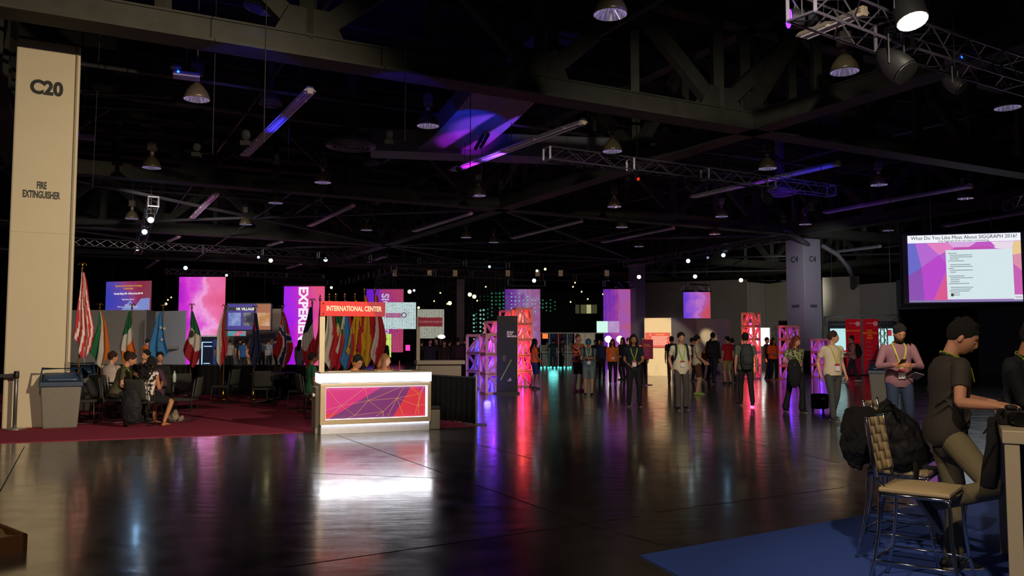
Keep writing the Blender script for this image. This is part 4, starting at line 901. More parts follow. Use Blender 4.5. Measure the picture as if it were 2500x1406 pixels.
o = empty('waste_bin', (G(1058, 1048).x, 15.0, 0), .3, 'small grey swing-lid bin at the right side of the reception desk', 'waste bin')
m = MB(); m.b2((-.1, -.1, 0), (.1, .1, .36)); m.build('body', mat('#8a8474', .6), o, bevel=.02); m = MB(); m.b2((-.105, -.105, .35), (.105, .105, .42)); m.build('lid', mat('#2a2822', .5), o, bevel=.02)
sp_ = G(35, 1049)
o = empty('stanchion', (sp_.x, sp_.y, 0), 0, 'black belt stanchion standing left of the waste bin', 'stanchion')
m = MB(); m.lathe([(.18, 0), (.18, .015), (.08, .035), (.04, .05)], seg=20); m.build('base', mat('#b8b4ac', .3, .8), o, smooth=True)
m = MB(); m.tube([(0, 0, .04), (0, 0, .96)], .032, 10); m.build('post', mat('#66646a', .3, .6), o, smooth=True)
m = MB(); m.lathe([(.042, .92), (.045, .95), (.045, 1.03), (.035, 1.05)], seg=14); m.build('head', blk, o, smooth=True)
m = MB(); m.bar((-1.4, -.75, .97), (-.03, 0, .97), .004, .06); m.build('belt', blk, o)
# wooden crate at bottom left
q = G(66, 1346); o = empty('wooden_crate', (q.x, q.y, 0), R(50), 'low brown wooden crate cut by the lower left corner', 'crate')
m = MB(); m.b2((-1.2, 0, 0), (0, .03, .13)); m.b2((-1.2, .97, 0), (0, 1.0, .13)); m.b2((-.03, 0, 0), (0, 1.0, .13)); m.b2((-1.2, 0, 0), (-1.17, 1.0, .13)); m.build('side_board', mat('#8a5a34', .7, noise=.3, nscale=8), o)
m = MB(); m.grid(lambda u, v: Vector((-1.17 + u * 1.14, .03 + v * .94, .09 + .025 * math.sin(u * 31 + 3 * v) * math.sin(v * 23 + u * 4))), 30, 24); m.build('packing_foam', mat('#b09468', .8, noise=.4, nscale=14, bump=.4), o)
# ================================================================ RECEPTION DESK
beige = mat('#c8b493', .6); f0 = G(781, 1061.5); f1 = G(1052, 1050); rz = math.atan2(f1.y - f0.y, f1.x - f0.x); W = (f1 - f0).length
desk = empty('reception_desk', (f0.x, f0.y, 0), rz, 'lit white and beige reception desk with a magenta panel', 'desk')
DP = .62
m = MB(); m.b2((.02, .03, 0), (W - .02, DP, .155)); m.build('plinth', mat('#e8e8f0', .5), desk, bevel=.004)
m = MB(); m.b2((.03, .008, .135), (W - .03, .03, .160)); m.build('plinth_light', glow('#dfe8ff', 2.5), desk)
m = MB(); x0, x1, z0, z1 = .09, W - .06, .245, .80
m.b2((0, 0, .16), (W, .08, z0)); m.b2((0, 0, z1), (W, .08, .86)); m.b2((0, 0, z0), (x0, .08, z1)); m.b2((x1, 0, z0), (W, .08, z1)); m.b2((0, .08, .16), (.03, DP, .86)); m.b2((W - .03, .08, .16), (W, DP, .86)); m.build('cabinet', beige, desk, bevel=.004)
m = MB(); m.b2((-.06, .14, .0), (-.0, DP - .05, .80)); m.build('side_cabinet', mat('#8f8774', .6), desk, bevel=.006)
for y_ in (.2, .3): m = MB(); m.lathe([(.022, 0), (.03, .02), (.03, .035)], c=(-.06, y_, .66), seg=12, M=Matrix.Rotation(-PI/2, 3, 'Y')); m.build('knob', white, desk)
m = MB(); m.b2((-.012, -.035, .875), (W - .005, DP - .1, 1.035)); m.build('light_box', glow('#eef2ff', 2.6), desk)
m = MB(); m.b2((-.016, -.04, 1.035), (W, DP + .02, 1.06)); m.build('countertop', mat('#a89c88', .5), desk, bevel=.004)
# printed panel
def pu_(u, v, y=.055): return Vector((x0 + u * (x1 - x0), y, z0 + v * (z1 - z0)))
def pshape(pts, col, y, e=.55):
    m = MB(); m.prism([pu_(u, v, y) for u, v in pts], (0, .002, 0)); return m
print_panel = MB(); PM = [glow(c, .85) for c in ('#e0047c', '#7a1c6c', '#e0243c', '#c01478')]
for mi, (pts, y) in enumerate(((((0, 0), (1, 0), (1, 1), (0, 1)), .06), (((.03, 0), (.66, 0), (.84, 1), (.56, 1)), .056), (((.65, 0), (1, 0), (1, .66), (.86, 1), (.84, .98)), .052), (((.86, 1), (1, 1), (1, .66)), .053))):
    n0 = len(print_panel.m); print_panel.prism([pu_(u, v, y) for u, v in pts], (0, .002, 0)); print_panel.m[n0:] = [mi] * (len(print_panel.m) - n0)
print_panel.prism([pu_(u, v, .051) for u, v in ((0, 0), (.14, .2), (0, .2))], (0, .002, 0)); print_panel.m[-5:] = [2] * 5
pp_ = print_panel.build('printed_panel', PM, desk)
m = MB(); K = lambda X_, Y_: ((X_ - 182) / 822, (1160 - Y_) / 280)
for seq in (((185, 885), (305, 1045), (415, 1130), (640, 1105), (753, 990), (815, 872)), ((185, 1078), (305, 1045), (490, 895), (520, 1005), (640, 1105), (580, 1145)), ((200, 1158), (305, 1045), (520, 1005), (753, 990), (935, 958), (990, 868)),
    ((370, 878), (490, 895), (660, 876)), ((415, 1130), (520, 1005), (815, 872)), ((345, 1156), (415, 1130)), ((640, 1105), (640, 1145)), ((680, 1144), (753, 990), (802, 1142)), ((753, 990), (920, 1062), (1003, 1052)), ((845, 870), (935, 958), (932, 1138)), ((905, 1138), (920, 1062), (978, 868))):
    ps = [pu_(min(1, max(0, K(*p)[0])), min(1, max(0, K(*p)[1])), .048) for p in seq]
    for a, b in zip(ps[:-1], ps[1:]): m.bar(a, b, .007, .004)
m.build('gold_line', glow('#e8a850', .8), desk)
for nm, lo, hi, e in (('edge_light', (x0, .015, z1 - .012), (x1, .05, z1 - .002), 1.6), ('edge_light', (x0, .015, z0), (x1, .05, z0 + .008), 3), ('edge_light', (x1 - .03, .03, z0), (x1 - .004, .05, z1), 4), ('edge_light', (x0 + .002, .03, z0), (x0 + .007, .05, z1), 2)):
    m = MB(); m.b2(lo, hi); m.build(nm, glow('#e6d8ff', e), desk)
m = MB(); m.b2((-.03, .0, 1.06), (.06, .075, 2.03)); m.build('post', mat('#d8c8a8', .6), desk, bevel=.004)
SW = 1.10
m = MB(); m.b2((-.03, -.03, 2.02), (SW, .02, 2.275)); m.build('sign_board', mat('#d8262c', .6, emit=.08, ecol='#ff2020'), desk)
m = MB(); m.prism([(SW * .70, -.033, 2.275), (SW, -.033, 2.275), (SW, -.033, 2.02), (SW * .86, -.033, 2.02)], (0, .003, 0)); m.build('sign_facet', mat('#a82040', .6, emit=.05, ecol='#c01040'), desk)
text('INTERNATIONAL CENTER', .12, mat('#f0d8b8', .6, emit=.25, ecol='#ffe0b8'), desk, (SW * .5, -.036, 2.147), sx=.68, bold=.0035, depth=.002)
m = MB()
for z in (2.06, 2.235): m.lathe([(.013, 0), (.013, .012)], c=(.02, -.03, z), seg=10, M=Matrix.Rotation(PI/2, 3, 'X'))
m.build('bolt', chrome, desk)
Md = Matrix.Translation(desk.location) @ Matrix.Rotation(rz, 4, 'Z')
for i, (u, y_, r_, w2, l) in enumerate(((.22, .1, .2, .21, 'white paper at the left end of the reception desk top'), (.42, .12, -.1, .25, 'white leaflet in front of the attendant in orange'), (1.13, .1, .1, .28, 'white papers in front of the blonde attendant'), (1.55, .15, -.2, .22, 'paper sheet near the right end of the reception desk'))):
    m = MB(); m.b2((-w2/2, -.1, 0), (w2/2, .1, .006)); o = m.build('paper', white, loc=Md @ Vector((u, y_ + .1, 1.061))); o.rotation_euler.z = rz + r_; tag(o, l, 'paper')
p = Md @ Vector((1.45, .3, 1.06)); m = MB(); m.tube([(0, 0, 0), (0, 0, .17)], .009, 6); tag(m.build('pen_stand', mat('#b03860', .5), loc=p), 'thin pink stick standing on the reception desk', 'pen')
light('AREA', 'desk_light', Md @ Vector((W / 2, -.09, .96)), 7, (.93, .95, 1), target=Md @ Vector((W / 2, -2, .5)), sx=W, sy=.14)
light('AREA', 'panel_light', Md @ Vector((W / 2, .045, z1 - .02)), 1.2, (.9, .7, 1), target=Md @ Vector((W / 2, .04, 0)), sx=W * .9, sy=.03)
# check-in desk farther back
cp_ = A(1020, 930, 21.0); ck = empty('check_in_desk', (cp_.x, 21.0, 0), R(12), 'cream check-in desk with a crimson sign behind the low black drape', 'desk')
m = MB(); m.b2((0, 0, 0), (1.12, .6, 1.0)); m.build('cabinet', mat('#a89884', .6), ck, bevel=.006); m = MB(); m.b2((-.04, -.12, 1.0), (1.2, .62, 1.1)); m.build('countertop', mat('#b3a391', .55), ck, bevel=.006)
m = MB(); m.b2((-.04, 0, 0), (.05, .09, 2.22)); m.build('post', mat('#c8b8a0', .6), ck, bevel=.004)
m = MB(); m.b2((.0, -.03, 1.97), (.62, .0, 2.2)); m.build('sign_board', mat('#a81c3c', .6, emit=.06, ecol='#d01848'), ck)
text('CONTRIBUTOR CHECK IN', .07, mat('#e0a0a8', .6, emit=.12), ck, (.31, -.033, 2.085), sx=.72, bold=.001)
# ================================================================ LATTICE TOWERS
wood = mat('#c47a60', .6); 
def cube_lattice(o, x, y, z, s, rz, mw, mg, r0):
    """one open cube of boards with slanted inner fins"""
    M = Matrix.Translation((x, y, z)) @ Matrix.Rotation(rz, 4, 'Z'); h = s / 2; b = MB(); g = MB(); wv = s * .15; gap = .012
    def add(mb, p, q, w1, w2): mb.bar(M @ Vector(p), M @ Vector(q), w1, w2)
    lo, hi = -h + gap, h - gap
    cs = [(lo, lo), (hi, lo), (hi, hi), (lo, hi)]
    for i in range(4):
        a, c = cs[i], cs[(i + 1) % 4]
        add(b, (*a, lo), (*a, hi), wv, wv)
        for zz in (lo, hi): add(b, (*a, zz), (*c, zz), wv, wv)
        if (i + r0) % 2: add(b, (*a, lo), (*c, hi), wv * .9, wv * .5)
        else: add(b, (*c, lo), (*a, hi), wv * .9, wv * .5)
        add(b, ((a[0]+c[0])/2, (a[1]+c[1])/2, lo), ((a[0]+c[0])/2 * .45, (a[1]+c[1])/2 * .45, hi), wv * .6, wv * .3)
        for t in (.3,) if (i % 2) else (.2, .6):
            p = Vector((a[0] * (1-t) + c[0] * t, a[1] * (1-t) + c[1] * t, lo)); q = p * .25; q.z = hi * (.6 if (i + r0) % 2 else .9)
            v = [M @ p, M @ (p + Vector((c[0]-a[0], c[1]-a[1], 0)) * .16), M @ (q + Vector((.02, .02, 0))), M @ q]; g.prism(v, (M.to_3x3() @ Vector((0, 0, .008))))
    b.build('lattice_block', mw, o); g.build('inner_fin', mg, o)
def tower(x, y, n, s, rz, label, mw, col, en, twist=.0, fin='#d8d0e8', jit=0, front=0):
    o = empty('lattice_tower', (x, y, 0), 0, label, 'lattice tower'); rr = random.Random(n + int(x * 10))
    mg = mat(fin, .5)
    for i in range(n):
        cube_lattice(o, rr.uniform(-jit, jit), rr.uniform(-jit, jit), s / 2 + i * s, s, rz + twist * (i % 2), mw, mg, i % 2)
        c_ = col[min(i, len(col) - 1)]
        t = MB(); t.tube([(0, 0, i * s + .04), (0, 0, i * s + .12)], .05, 8); t.build('colour_lamp', glow(c_, 6), o)
        light('POINT', 'tower_light', (x, y, i * s + s * .45), en, lin(c_), .06, spec=.4)
    light('SPOT', 'tower_fill_spot', (x - .5, y - 1.7, .12), en * (13 if front == 1 else 4.5), lin('#ff9478' if front == 1 else ('#6858e8' if front == 0 and x < 0 else '#c070a8')), .08, (x, y, n * s * .55), 70, .6, spec=.1)  # extra fill spot added before the boards, without a lamp body
    return o
wl_ = mat('#e8a088', .6)
blu = '#2418ff'; vio = '#8818f0'; mag = '#ff1c88'; cor = '#ff4c50'
def tp(px, py): g_ = G(px, py); return g_.x, g_.y + .35
tower(*tp(1203, 962), 3, .60, .35, 'blue and violet lit lattice tower half behind the black banner stand', wl_, [blu, '#4a20ff', '#8028f0'], 15)
x_, y_ = tp(1169, 950); tower(x_, y_, 3, .60, .9, 'blue-lit lattice tower at the left edge of the cluster', wl_, [blu, '#2430ff', '#3038ff'], 15)
x_, y_ = tp(1205, 940); tower(x_ + .05, y_ + .5, 4, .58, .7, 'violet-topped lattice tower behind the two blue ones', wl_, [blu, blu, vio, '#9820ff'], 12)
tower(*tp(1276, 945), 5, .55, .25, 'tallest coral and pink lit lattice tower right of the black banner stand', wl_, [mag, mag, '#ff2a78', '#ff4a48', '#ff5038'], 11, front=1)
x_, y_ = tp(1244, 938); tower(x_, y_ + .3, 5, .55, .6, 'pink-lit lattice tower squeezed behind the tallest coral one', wl_, [mag, mag, '#f030a0', '#ff4060', '#ff3060'], 8)
tower(*tp(1841, 925), 5, .56, PI / 4 + .05, 'tall pink-lit lattice tower in front of the glaring white screen', wl_, [mag, mag, '#ff2a90', '#ff3a80', '#ff2a78'], 10, front=1)
tower(*tp(1935, 926), 4, .56, .30, 'violet and blue lit lattice tower behind the woman holding a jacket', wl_, ['#3a20ff', '#4818ff', '#4a20ff', '#6020ff'], 14)
x_, y_ = tp(1957, 926)
tower(*tp(2012, 922), 3, .56, .15, 'short blue-violet lattice tower behind the man in the pale polo', wl_, [blu, '#5a20ff', '#5020ff'], 12)
# black roll-up banner stand
p = G(1213, 962); q = G(1262, 962); W2 = 50 / F * p.y; o = empty('banner_stand', (p.x, p.y, 0), .04, 'black roll-up banner reading BUILD. PLAY. IMAGINE.', 'banner'); hb = zat(771, p.y)
m = MB(); m.b2((0, 0, .06), (W2, .006, hb)); m.build('banner', mat('#16101a', .6), o)
m = MB(); m.b2((-.1, -.12, 0), (W2 + .07, .12, .06)); m.build('base', mat('#2a2226', .4), o, bevel=.01); m = MB(); m.tube([(W2 / 2, .04, .05), (W2 / 2, .04, hb)], .012, 6); m.build('support_pole', alu, o); m = MB(); m.b2((0, -.01, hb - .03), (W2, .015, hb)); m.build('top_rail', blk, o)
text('BUILD.\nPLAY.\nIMAGINE.', .072, mat('#e8d0d0', .6, emit=.25), o, (W2 * .49, -.008, hb - .56), align='LEFT', bold=.002, line=.9)
m = MB(); m.tube([(W2*.88 + .03*math.cos(t)*(.3+t/9), -.006, hb - .10 + .02*math.sin(t)*(.3+t/9)) for t in [k*.6 for k in range(16)]], .004, 5); m.build('emblem', mat('#a88098', .6), o); text('VIDEO', .02, mat('#a88098', .6), o, (W2 * .88, -.008, hb - .15))
m = MB(); m.prism([(W2*.15, -.004, .42), (W2*.2, -.004, .42), (W2*.72, -.004, 1.02), (W2*.70, -.004, 1.05)], (0, .003, 0)); m.build('green_streak', mat('#8aa838', .6, emit=.08), o)
m = MB(); m.ell((W2*.36, 0, 1.08), (.06, .006, .10), 16, 10); m.build('pale_shape', mat('#6a5048', .7), o)
m = MB(); m.prism([(W2*.5, -.004, .38), (W2*.72, -.004, .40), (W2*.66, -.004, .50)], (0, .003, 0)); m.build('triangle_mark', mat('#c8a8a8', .6), o)
light('POINT', 'tower_glow', G(1190, 975) + Vector((0, 0, .15)), 8, (.06, .05, 1), .1)
# magenta sign on a pole
p = G(1580, 940); o = empty('sign_stand', (p.x, p.y, 0), 0, 'crimson sign on a slim pole with a round foot in front of the cream wall', 'sign'); zz = lambda y: zat(y, p.y)
m = MB(); m.lathe([(.2, 0), (.2, .02), (.05, .04)], seg=20); m.build('base', mat('#887880', .3, .6), o); m = MB(); m.tube([(0, 0, .03), (0, 0, zz(850))], .02, 8); m.build('pole', mat('#887880', .3, .6), o)
m = MB(); m.b2((-.2, -.05, zz(876)), (.22, -.02, zz(829))); m.build('board', mat('#a01848', .6, emit=.05), o)
text('Emerging\nTechnologies', .06, mat('#e09030', .6, emit=.2), o, (0, -.055, zz(843)), sx=.9); m = MB()
for i in range(4): m.b2((-.14, -.054, zz(852 + i * 5)), (.05 + .03 * (i % 2), -.05, zz(851 + i * 5)))
m.build('text_line', mat('#d890a0', .7), o)
# red twin banners and truss booth at right
for (a0, a1_, l, hd) in ((2068, 2104, 'left one of the two tall red banners with a white round emblem', 'YEAR OF CITATIONS'), (2106, 2143, 'right one of the two tall red banners, with yellow heading', 'STAR\nREGISTRATION\nAND\nDEALS')):
    Yr = 38.5; a = A(a0, 914, Yr); W3 = (a1_ - a0) / F * Yr; hh = zat(779, Yr); o = empty('tall_banner', (a.x, Yr + (.0 if a0 < 2100 else -.2), 0), .0, l, 'banner')
    m = MB(); m.b2((0, 0, .04), (W3, .04, hh)); m.build('panel', mat('#c8101c', .6, emit=.11, ecol='#e01020'), o); m = MB(); m.b2((-.02, -.1, 0), (W3 + .02, .14, .05)); m.build('base', blk, o)  # banner brightness put in as faint red emission, it is no lamp
    m = MB(); m.prism([(W3 * .0, -.004, .05), (W3, -.004, .05), (W3, -.004, 1.5)], (0, .003, 0)); m.build('facet', mat('#8a0c28', .6, emit=.05, ecol='#a01030'), o)
    m = MB(); m.lathe([(.11, 0), (.11, .01)], c=(W3 * .8, -.01, hh - .22), seg=16, M=Matrix.Rotation(PI/2, 3, 'X')); m.build('emblem', mat('#e8b0a8', .6, emit=.1), o)
    text('SIGGRAPH', .07, mat('#e8b0a8', .6, emit=.1), o, (W3 * .45, -.01, hh - .2)); text(hd, .1 if a0 < 2100 else .13, mat('#d89020', .6, emit=.2), o, (W3 * .42, -.01, hh - (.55 if a0 < 2100 else .72)), sx=.75, line=.9); m = MB()
    for i in range(5): m.b2((W3 * .15, -.008, hh - 1.1 - i * .2), (W3 * (.5 + .1 * (i % 2)), -.004, hh - 1.07 - i * .2))
    m.build('text_line', mat('#e8a0a0', .7), o)
box_truss(A(2012, 783, 42), A(2200, 779, 40), 'dark horizontal truss over the red banners', .4, alud)
box_truss(A(2165, 795, 41) * Vector((1, 1, 0)) + Vector((0, 0, 0)), Vector((A(2165, 795, 41).x + .001, 41, zat(790, 41))), 'dark upright truss right of the red banners', .3, alud) if False else None
for px, y_, l in ((2153, 41, 'dark upright truss right of the red banners'), (1887, 46, 'dark upright truss right of the glaring white screen')):
    o = empty('truss_tower', (XY(px, y_)[0], y_, 0), 0, l, 'lighting truss'); m = MB(); zt_ = zat(785, y_)
    for sx_, sy_ in ((-1, -1), (1, -1), (1, 1), (-1, 1)): m.tube([(sx_*.17, sy_*.17, 0), (sx_*.17, sy_*.17, zt_)], .025, 5)
    for i in range(int(zt_ / .35)):
        m.bar((-.17, -.17, i*.35), (.17, -.17, i*.35 + .35), .02); m.bar((.17, -.17, i*.35), (.17, .17, i*.35 + .35), .02); m.bar((.17, .17, i*.35), (-.17, .17, i*.35 + .35), .02); m.bar((-.17, .17, i*.35), (-.17, -.17, i*.35 + .35), .02)
    m.build('frame', alud, o)
cy = glow('#b0dcdc', 1.1)
for a0, a1_, y0_, y1_, Y_, l in ((2030, 2068, 802, 862, 43, 'pale cyan screen left of the red banners'), (2143, 2190, 802, 862, 43, 'pale cyan screen between the red banners and the man with the phone')):
    o, w_, h_ = drop('display_screen', a0, y0_, a1_, y1_, Y_, l, cy, cat='screen', rail=False, t=.1)
    m = MB(); m.b2((0, -.012, h_ * .04), (w_, -.004, h_ * .12)); m.b2((w_*.55, -.012, h_*.7), (w_*.75, -.004, h_*.95)) if a0 > 2100 else None; m.build('caption_bar', glow('#c03040', .7), o)
    m = MB(); m.b2((-.08, .1, -.08), (w_ + .08, .16, h_ + .4)); m.build('surround', mat('#151a20', .8), o)
drop('projection_screen', 1826, 800, 1880, 845, 46, 'glaring white screen behind the tall pink lattice tower', glow('#fff4e6', 1.4), cat='screen', rail=False)
partition([XY(1901, 47), XY(1935, 47)], zat(783, 47), blk, 'black panel behind the violet lattice tower')
partition([XY(2016, 42.6), XY(2066, 42.6)], zat(866, 42.6), mat('#6a2c30', .7), 'low red plinth under the pale cyan screen')
partition([XY(2145, 42.6), XY(2200, 42.6)], zat(866, 42.6), mat('#3a2a38', .7), 'low dark plinth between the red banners and the phone man')
for px, z_, l in ((1832, 0, ''),): pass
# unseen area lights added for the glow of white screen and pink drop
light('AREA', 'white_screen_light', A(1853, 822, 45.8), 8, (1, .95, .88), target=A(1853, 860, 20), sx=1.2, sy=1.0)
light('AREA', 'pink_drop_light', A(488, 780, 54.5), 50, (1, .4, .8), target=A(520, 900, 30), sx=3, sy=4)
# ================================================================ PEOPLE
SK = {'light': mat('#c98f72', .55, noise=.06), 'tan': mat('#b07850', .55, noise=.06), 'brown': mat('#80503a', .55, noise=.06), 'pale': mat('#d8a488', .55, noise=.06)}
HC = {'black': mat('#0e0b0a', .95, noise=.4, nscale=60, bump=.4), 'brown': mat('#2e1a10', .9, noise=.4, nscale=60, bump=.4), 'red': mat('#6a2c16', .6, noise=.3, nscale=60, bump=.4), 'blonde': mat('#8a6038', .6, noise=.3, nscale=60, bump=.4)}
eye_w = mat('#c8c0b8', .3); eye_d = mat('#120c0a', .2); lipm = mat('#8a4a40', .5)
def ik(a, b, l1, l2, pole):
    a, b = Vector(a), Vector(b); d = b - a; L = d.length; mx = (l1 + l2) * .998
    if L > mx: b = a + d * (mx / L); d = b - a; L = mx
    t = (l1 * l1 - l2 * l2 + L * L) / (2 * L); hh = math.sqrt(max(0, l1 * l1 - t * t)); dn = d / L
    p = Vector(pole); p = p - dn * p.dot(dn)
    if p.length < 1e-5: p = Vector((0, 0, 1)) - dn * dn.z
    return a + dn * t + p.normalized() * hh, b
def head_verts(mb, c, M, s=1.0, seg=26, rings=20, fem=False):
    vs = []; g = lambda v, m_, w_: math.exp(-((v - m_) / w_) ** 2)
    def P(d):
        x, y, z = d; X = x * .077; Y = y * .097; Z = z * .118
        if z < 0: k = min(1, -z); X *= 1 - .30 * k ** 1.5; Y = Y * (1 - .10 * k) + (.012 * k if y > 0 else 0); 
        if y < 0 and z < -.2: Y *= 1 - .35 * min(1, (-z - .2))
        if y > 0:
            Y += .020 * g(x, 0, .13) * g(z, -.20, .16) + .010 * g(x, 0, .10) * g(z, .0, .16)
            Y -= .009 * g(abs(x), .36, .14) * g(z, .02, .12); Y += .005 * g(abs(x), .34, .25) * g(z, .22, .10)
            Y += .006 * g(x, 0, .24) * g(z, -.50, .10); Y += .009 * g(x, 0, .3) * g(z, -.82, .14)
            Y += .004 * g(abs(x), .55, .15) * g(z, -.15, .15)
        return Vector((X, Y, Z)) * s
    for i in range(1, rings):
        th = PI * i / rings
        for k in range(seg):
            an = 2 * PI * k / seg + PI / 2; vs.append(c + M @ P((math.sin(th) * math.cos(an), math.sin(th) * math.sin(an), math.cos(th))))
    vs += [c + M @ P((0, 0, 1)), c + M @ P((0, 0, -1))]; T = len(vs) - 2; fs = []
    for i in range(rings - 2):
        for k in range(seg): l = (k + 1) % seg; fs.append((i*seg+k, (i+1)*seg+k, (i+1)*seg+l, i*seg+l))
    for k in range(seg): l = (k + 1) % seg; fs += [(T, k, l), (T + 1, (rings-2)*seg + l, (rings-2)*seg + k)]
    mb.add(vs, fs)
    for sx in (-1, 1):
        mb.ell(c + M @ (Vector((sx * .080, -.006, -.012)) * s), (.010 * s, .018 * s, .031 * s), 8, 6, M @ Matrix.Rotation(sx * -.35, 3, 'Z'))
def hand_verts(mb, wr, dr, nrm, side, s=1.0, curl=.5, spread=1.0, fr=.0088):
    """palm, four fingers with two bends, thumb from the side of the palm. nrm = palm-facing normal, side=+1/-1 thumb side along lateral"""
    dr = Vector(dr).normalized(); nrm = Vector(nrm); nrm = (nrm - dr * nrm.dot(dr)).normalized(); lat = dr.cross(nrm) * side
    w = Vector(wr); mb.tube([w - dr * .02 * s, w + dr * .03 * s, w + dr * .085 * s], [(.024 * s, .019 * s), (.036 * s, .016 * s), (.040 * s, .013 * s)], 10, side=lat)
    for k, (off, ln) in enumerate(((.030, .070), (.0105, .078), (-.0095, .073), (-.029, .056))):
        b = w + dr * .085 * s + lat * off * s * spread; d = dr; ps = [b - dr * .02 * s, b]
        for j in range(3):
            a = curl * (.45 + .35 * j) * (1 + .08 * k); d2 = dr * math.cos(min(2.6, a * (j + 1) * .8)) + nrm * math.sin(min(2.6, a * (j + 1) * .8)); b = b + d2 * (ln * s * (.46, .31, .23)[j]); ps.append(b)
        mb.tube(ps, [fr * s, fr * s, fr * .98 * s, fr * .9 * s, fr * .75 * s], 7)
    b = w + dr * .025 * s + lat * .028 * s; d = (dr * .75 + lat * .62 + nrm * .3 * (1 + curl)).normalized()
    b2 = b + d * .045 * s; b3 = b2 + (dr * .9 + lat * .25 + nrm * .35 * (1 + curl)).normalized() * .032 * s; b4 = b3 + (dr + nrm * .5 * curl).normalized() * .024 * s
    mb.tube([b - d * .01, b, b2, b3, b4], [.015 * s, .0135 * s, .0105 * s, .010 * s, .0075 * s], 7)
TORSO = [(.84, .10, .085, 0), (.90, .155, .108, -.01), (.97, .163, .115, -.012), (1.05, .150, .105, 0), (1.13, .142, .098, .005), (1.24, .158, .108, .0), (1.34, .178, .112, -.008), (1.41, .172, .098, -.012), (1.455, .12, .078, -.012), (1.49, .066, .062, -.008)]
PEOPLE = []
def person(px, fy, face, label, shirt='#888888', pants='#222222', h=1.75, hair='short', hcol='black', skin='light', shorts=False, sleeve='short', lean=0., head=(0, 0), hands=None, feet=None, lan=None, badge=True,
           fem=False, sit=None, Y=None, shoes='#1a1a1c', vox=.011, poles=None, straps=None, cap=None, curl=.5, build=1.0, palm=None, xy=None, hem=.88, twist=0., bare=False, hipoff=(0, 0, 0), footdir=None, skirt=False, glasses=False, pattern=None, kneep=None, cuff=None, hsl=True):
    if xy: gx, gy = xy
    elif Y: gx, gy = (px - 1250) / F * Y, Y
    else: g_ = G(px, fy); gx, gy = g_.x, g_.y
    k = h / 1.75; rz = -R(face); ob = [0]
    pel = Vector((0, 0, .95)) + Vector(hipoff)
    if sit: pel = Vector((0, 0, sit + .09)) / 1.0
    RT = Matrix.Rotation(-lean, 3, 'X') @ Matrix.Rotation(twist, 3, 'Z')
    T_ = lambda x, y, z: pel + RT @ Vector((x, y, z - .95))
    S = lambda v: Vector(v) * k
    sw = (.165 if fem else .185) * build; hipx = .092
    hips = [T_(sx * hipx, 0, .93) for sx in (-1, 1)]
    if feet is None: feet = ((-.10, .02, .085), (.10, -.02, .085))
    if sit and feet is None: pass
    kn = []; an = []
    for i, sx in enumerate((-1, 1)):
        K, a_ = ik(hips[i], feet[i], .44, .42, (kneep[i] if kneep else (sx * .12, 1, .25 if sit else 0))); kn.append(K); an.append(a_)
    sh = [T_(sx * sw, -.005, 1.415) for sx in (-1, 1)]; el = []; wr = []
    for i, sx in enumerate((-1, 1)):
        hd = (hands or (None, None))[i]
        if hd is None: hd = sh[i] + Vector((sx * .05, .05, -.545))
        pole = (poles[i] if poles else (sx * .45, -1, -.35)); E, w_ = ik(sh[i], hd, .295, .262, pole); el.append(E); wr.append(w_)
    HM = RT @ Matrix.Rotation(-R(head[0]), 3, 'Z') @ Matrix.Rotation(-R(head[1]), 3, 'X')
    hc = T_(0, -.005, 1.535) + HM @ Vector((0, .025, .10)); ne = T_(0, -.012, 1.44)
    b = MB(); q = build
    b.tube([S(T_(0, y, z)) for z, rx, ry, y in TORSO[:-2]], [(rx * k * q * (.93 if fem and z > 1.3 else 1), ry * k * q) for z, rx, ry, y in TORSO[:-2]], 16, side=RT @ Vector((1, 0, 0)), cr=2)
    b.tube([S(ne - RT @ Vector((0, 0, .04))), S(T_(0, -.008, 1.50)), S(hc + HM @ Vector((0, -.022, -.04)))], [(.058 * k, .058 * k), ((.046 if fem else .052) * k, .052 * k), ((.044 if fem else .050) * k, .053 * k)], 12)
    head_verts(b, S(hc), HM, k * .98, fem=fem)
    for i, sx in enumerate((-1, 1)):
        m1 = sh[i].lerp(el[i], .45)
        b.tube([S(T_(sx * .10, -.008, 1.40)), S(sh[i]), S(m1), S(el[i])], [.044 * k, .050 * k, .043 * k, .036 * k], 10, cr=2)
        m2 = el[i].lerp(wr[i], .3); b.tube([S(el[i]), S(m2), S(wr[i])], [.036 * k, .038 * k, .025 * k], 10, cr=2)
        fd = (wr[i] - el[i]).normalized(); pn = Vector(palm[i]) if palm else Vector((-sx, .25, 0))
        # thumb side: forward for a hanging hand
        hand_verts(b, S(wr[i]), fd, pn, -sx if not palm else palm[2 + i] if len(palm) > 2 else -sx, k, curl if isinstance(curl, (int, float)) else curl[i], 1.12 if vox < .008 else 1.0)
        m1 = hips[i].lerp(kn[i], .4)
        b.tube([S(hips[i]), S(m1), S(kn[i])], [.082 * k * q, .074 * k * q, .052 * k], 10); m2 = kn[i].lerp(an[i], .32)
        b.tube([S(kn[i]), S(m2), S(an[i])], [.052 * k, .051 * k, .034 * k], 10)
        if bare:
            f_ = an[i]; b.tube([S(f_ + Vector((0, -.04, -.05))), S(f_ + Vector((0, .06, -.045))), S(f_ + Vector((0, .17, -.065)))], [(.03, .03), (.04, .028), (.036, .014)], 8)
    o = b.build('person', SK[skin], vox=vox, smooth=True, sm=2); o.location = (gx, gy, 0); o.rotation_euler = (0, 0, rz)
    tag(o, label, 'person'); PEOPLE.append(o)
    # face marks
    e = MB()
    for sx in (-1, 1): e.ell(S(hc) + HM @ (Vector((sx * .029, .0805, .003)) * k), (.0125 * k, .007 * k, .0075 * k), 8, 6, HM)
    e.build('eye', eye_d if vox > .008 else eye_w, o, smooth=True)
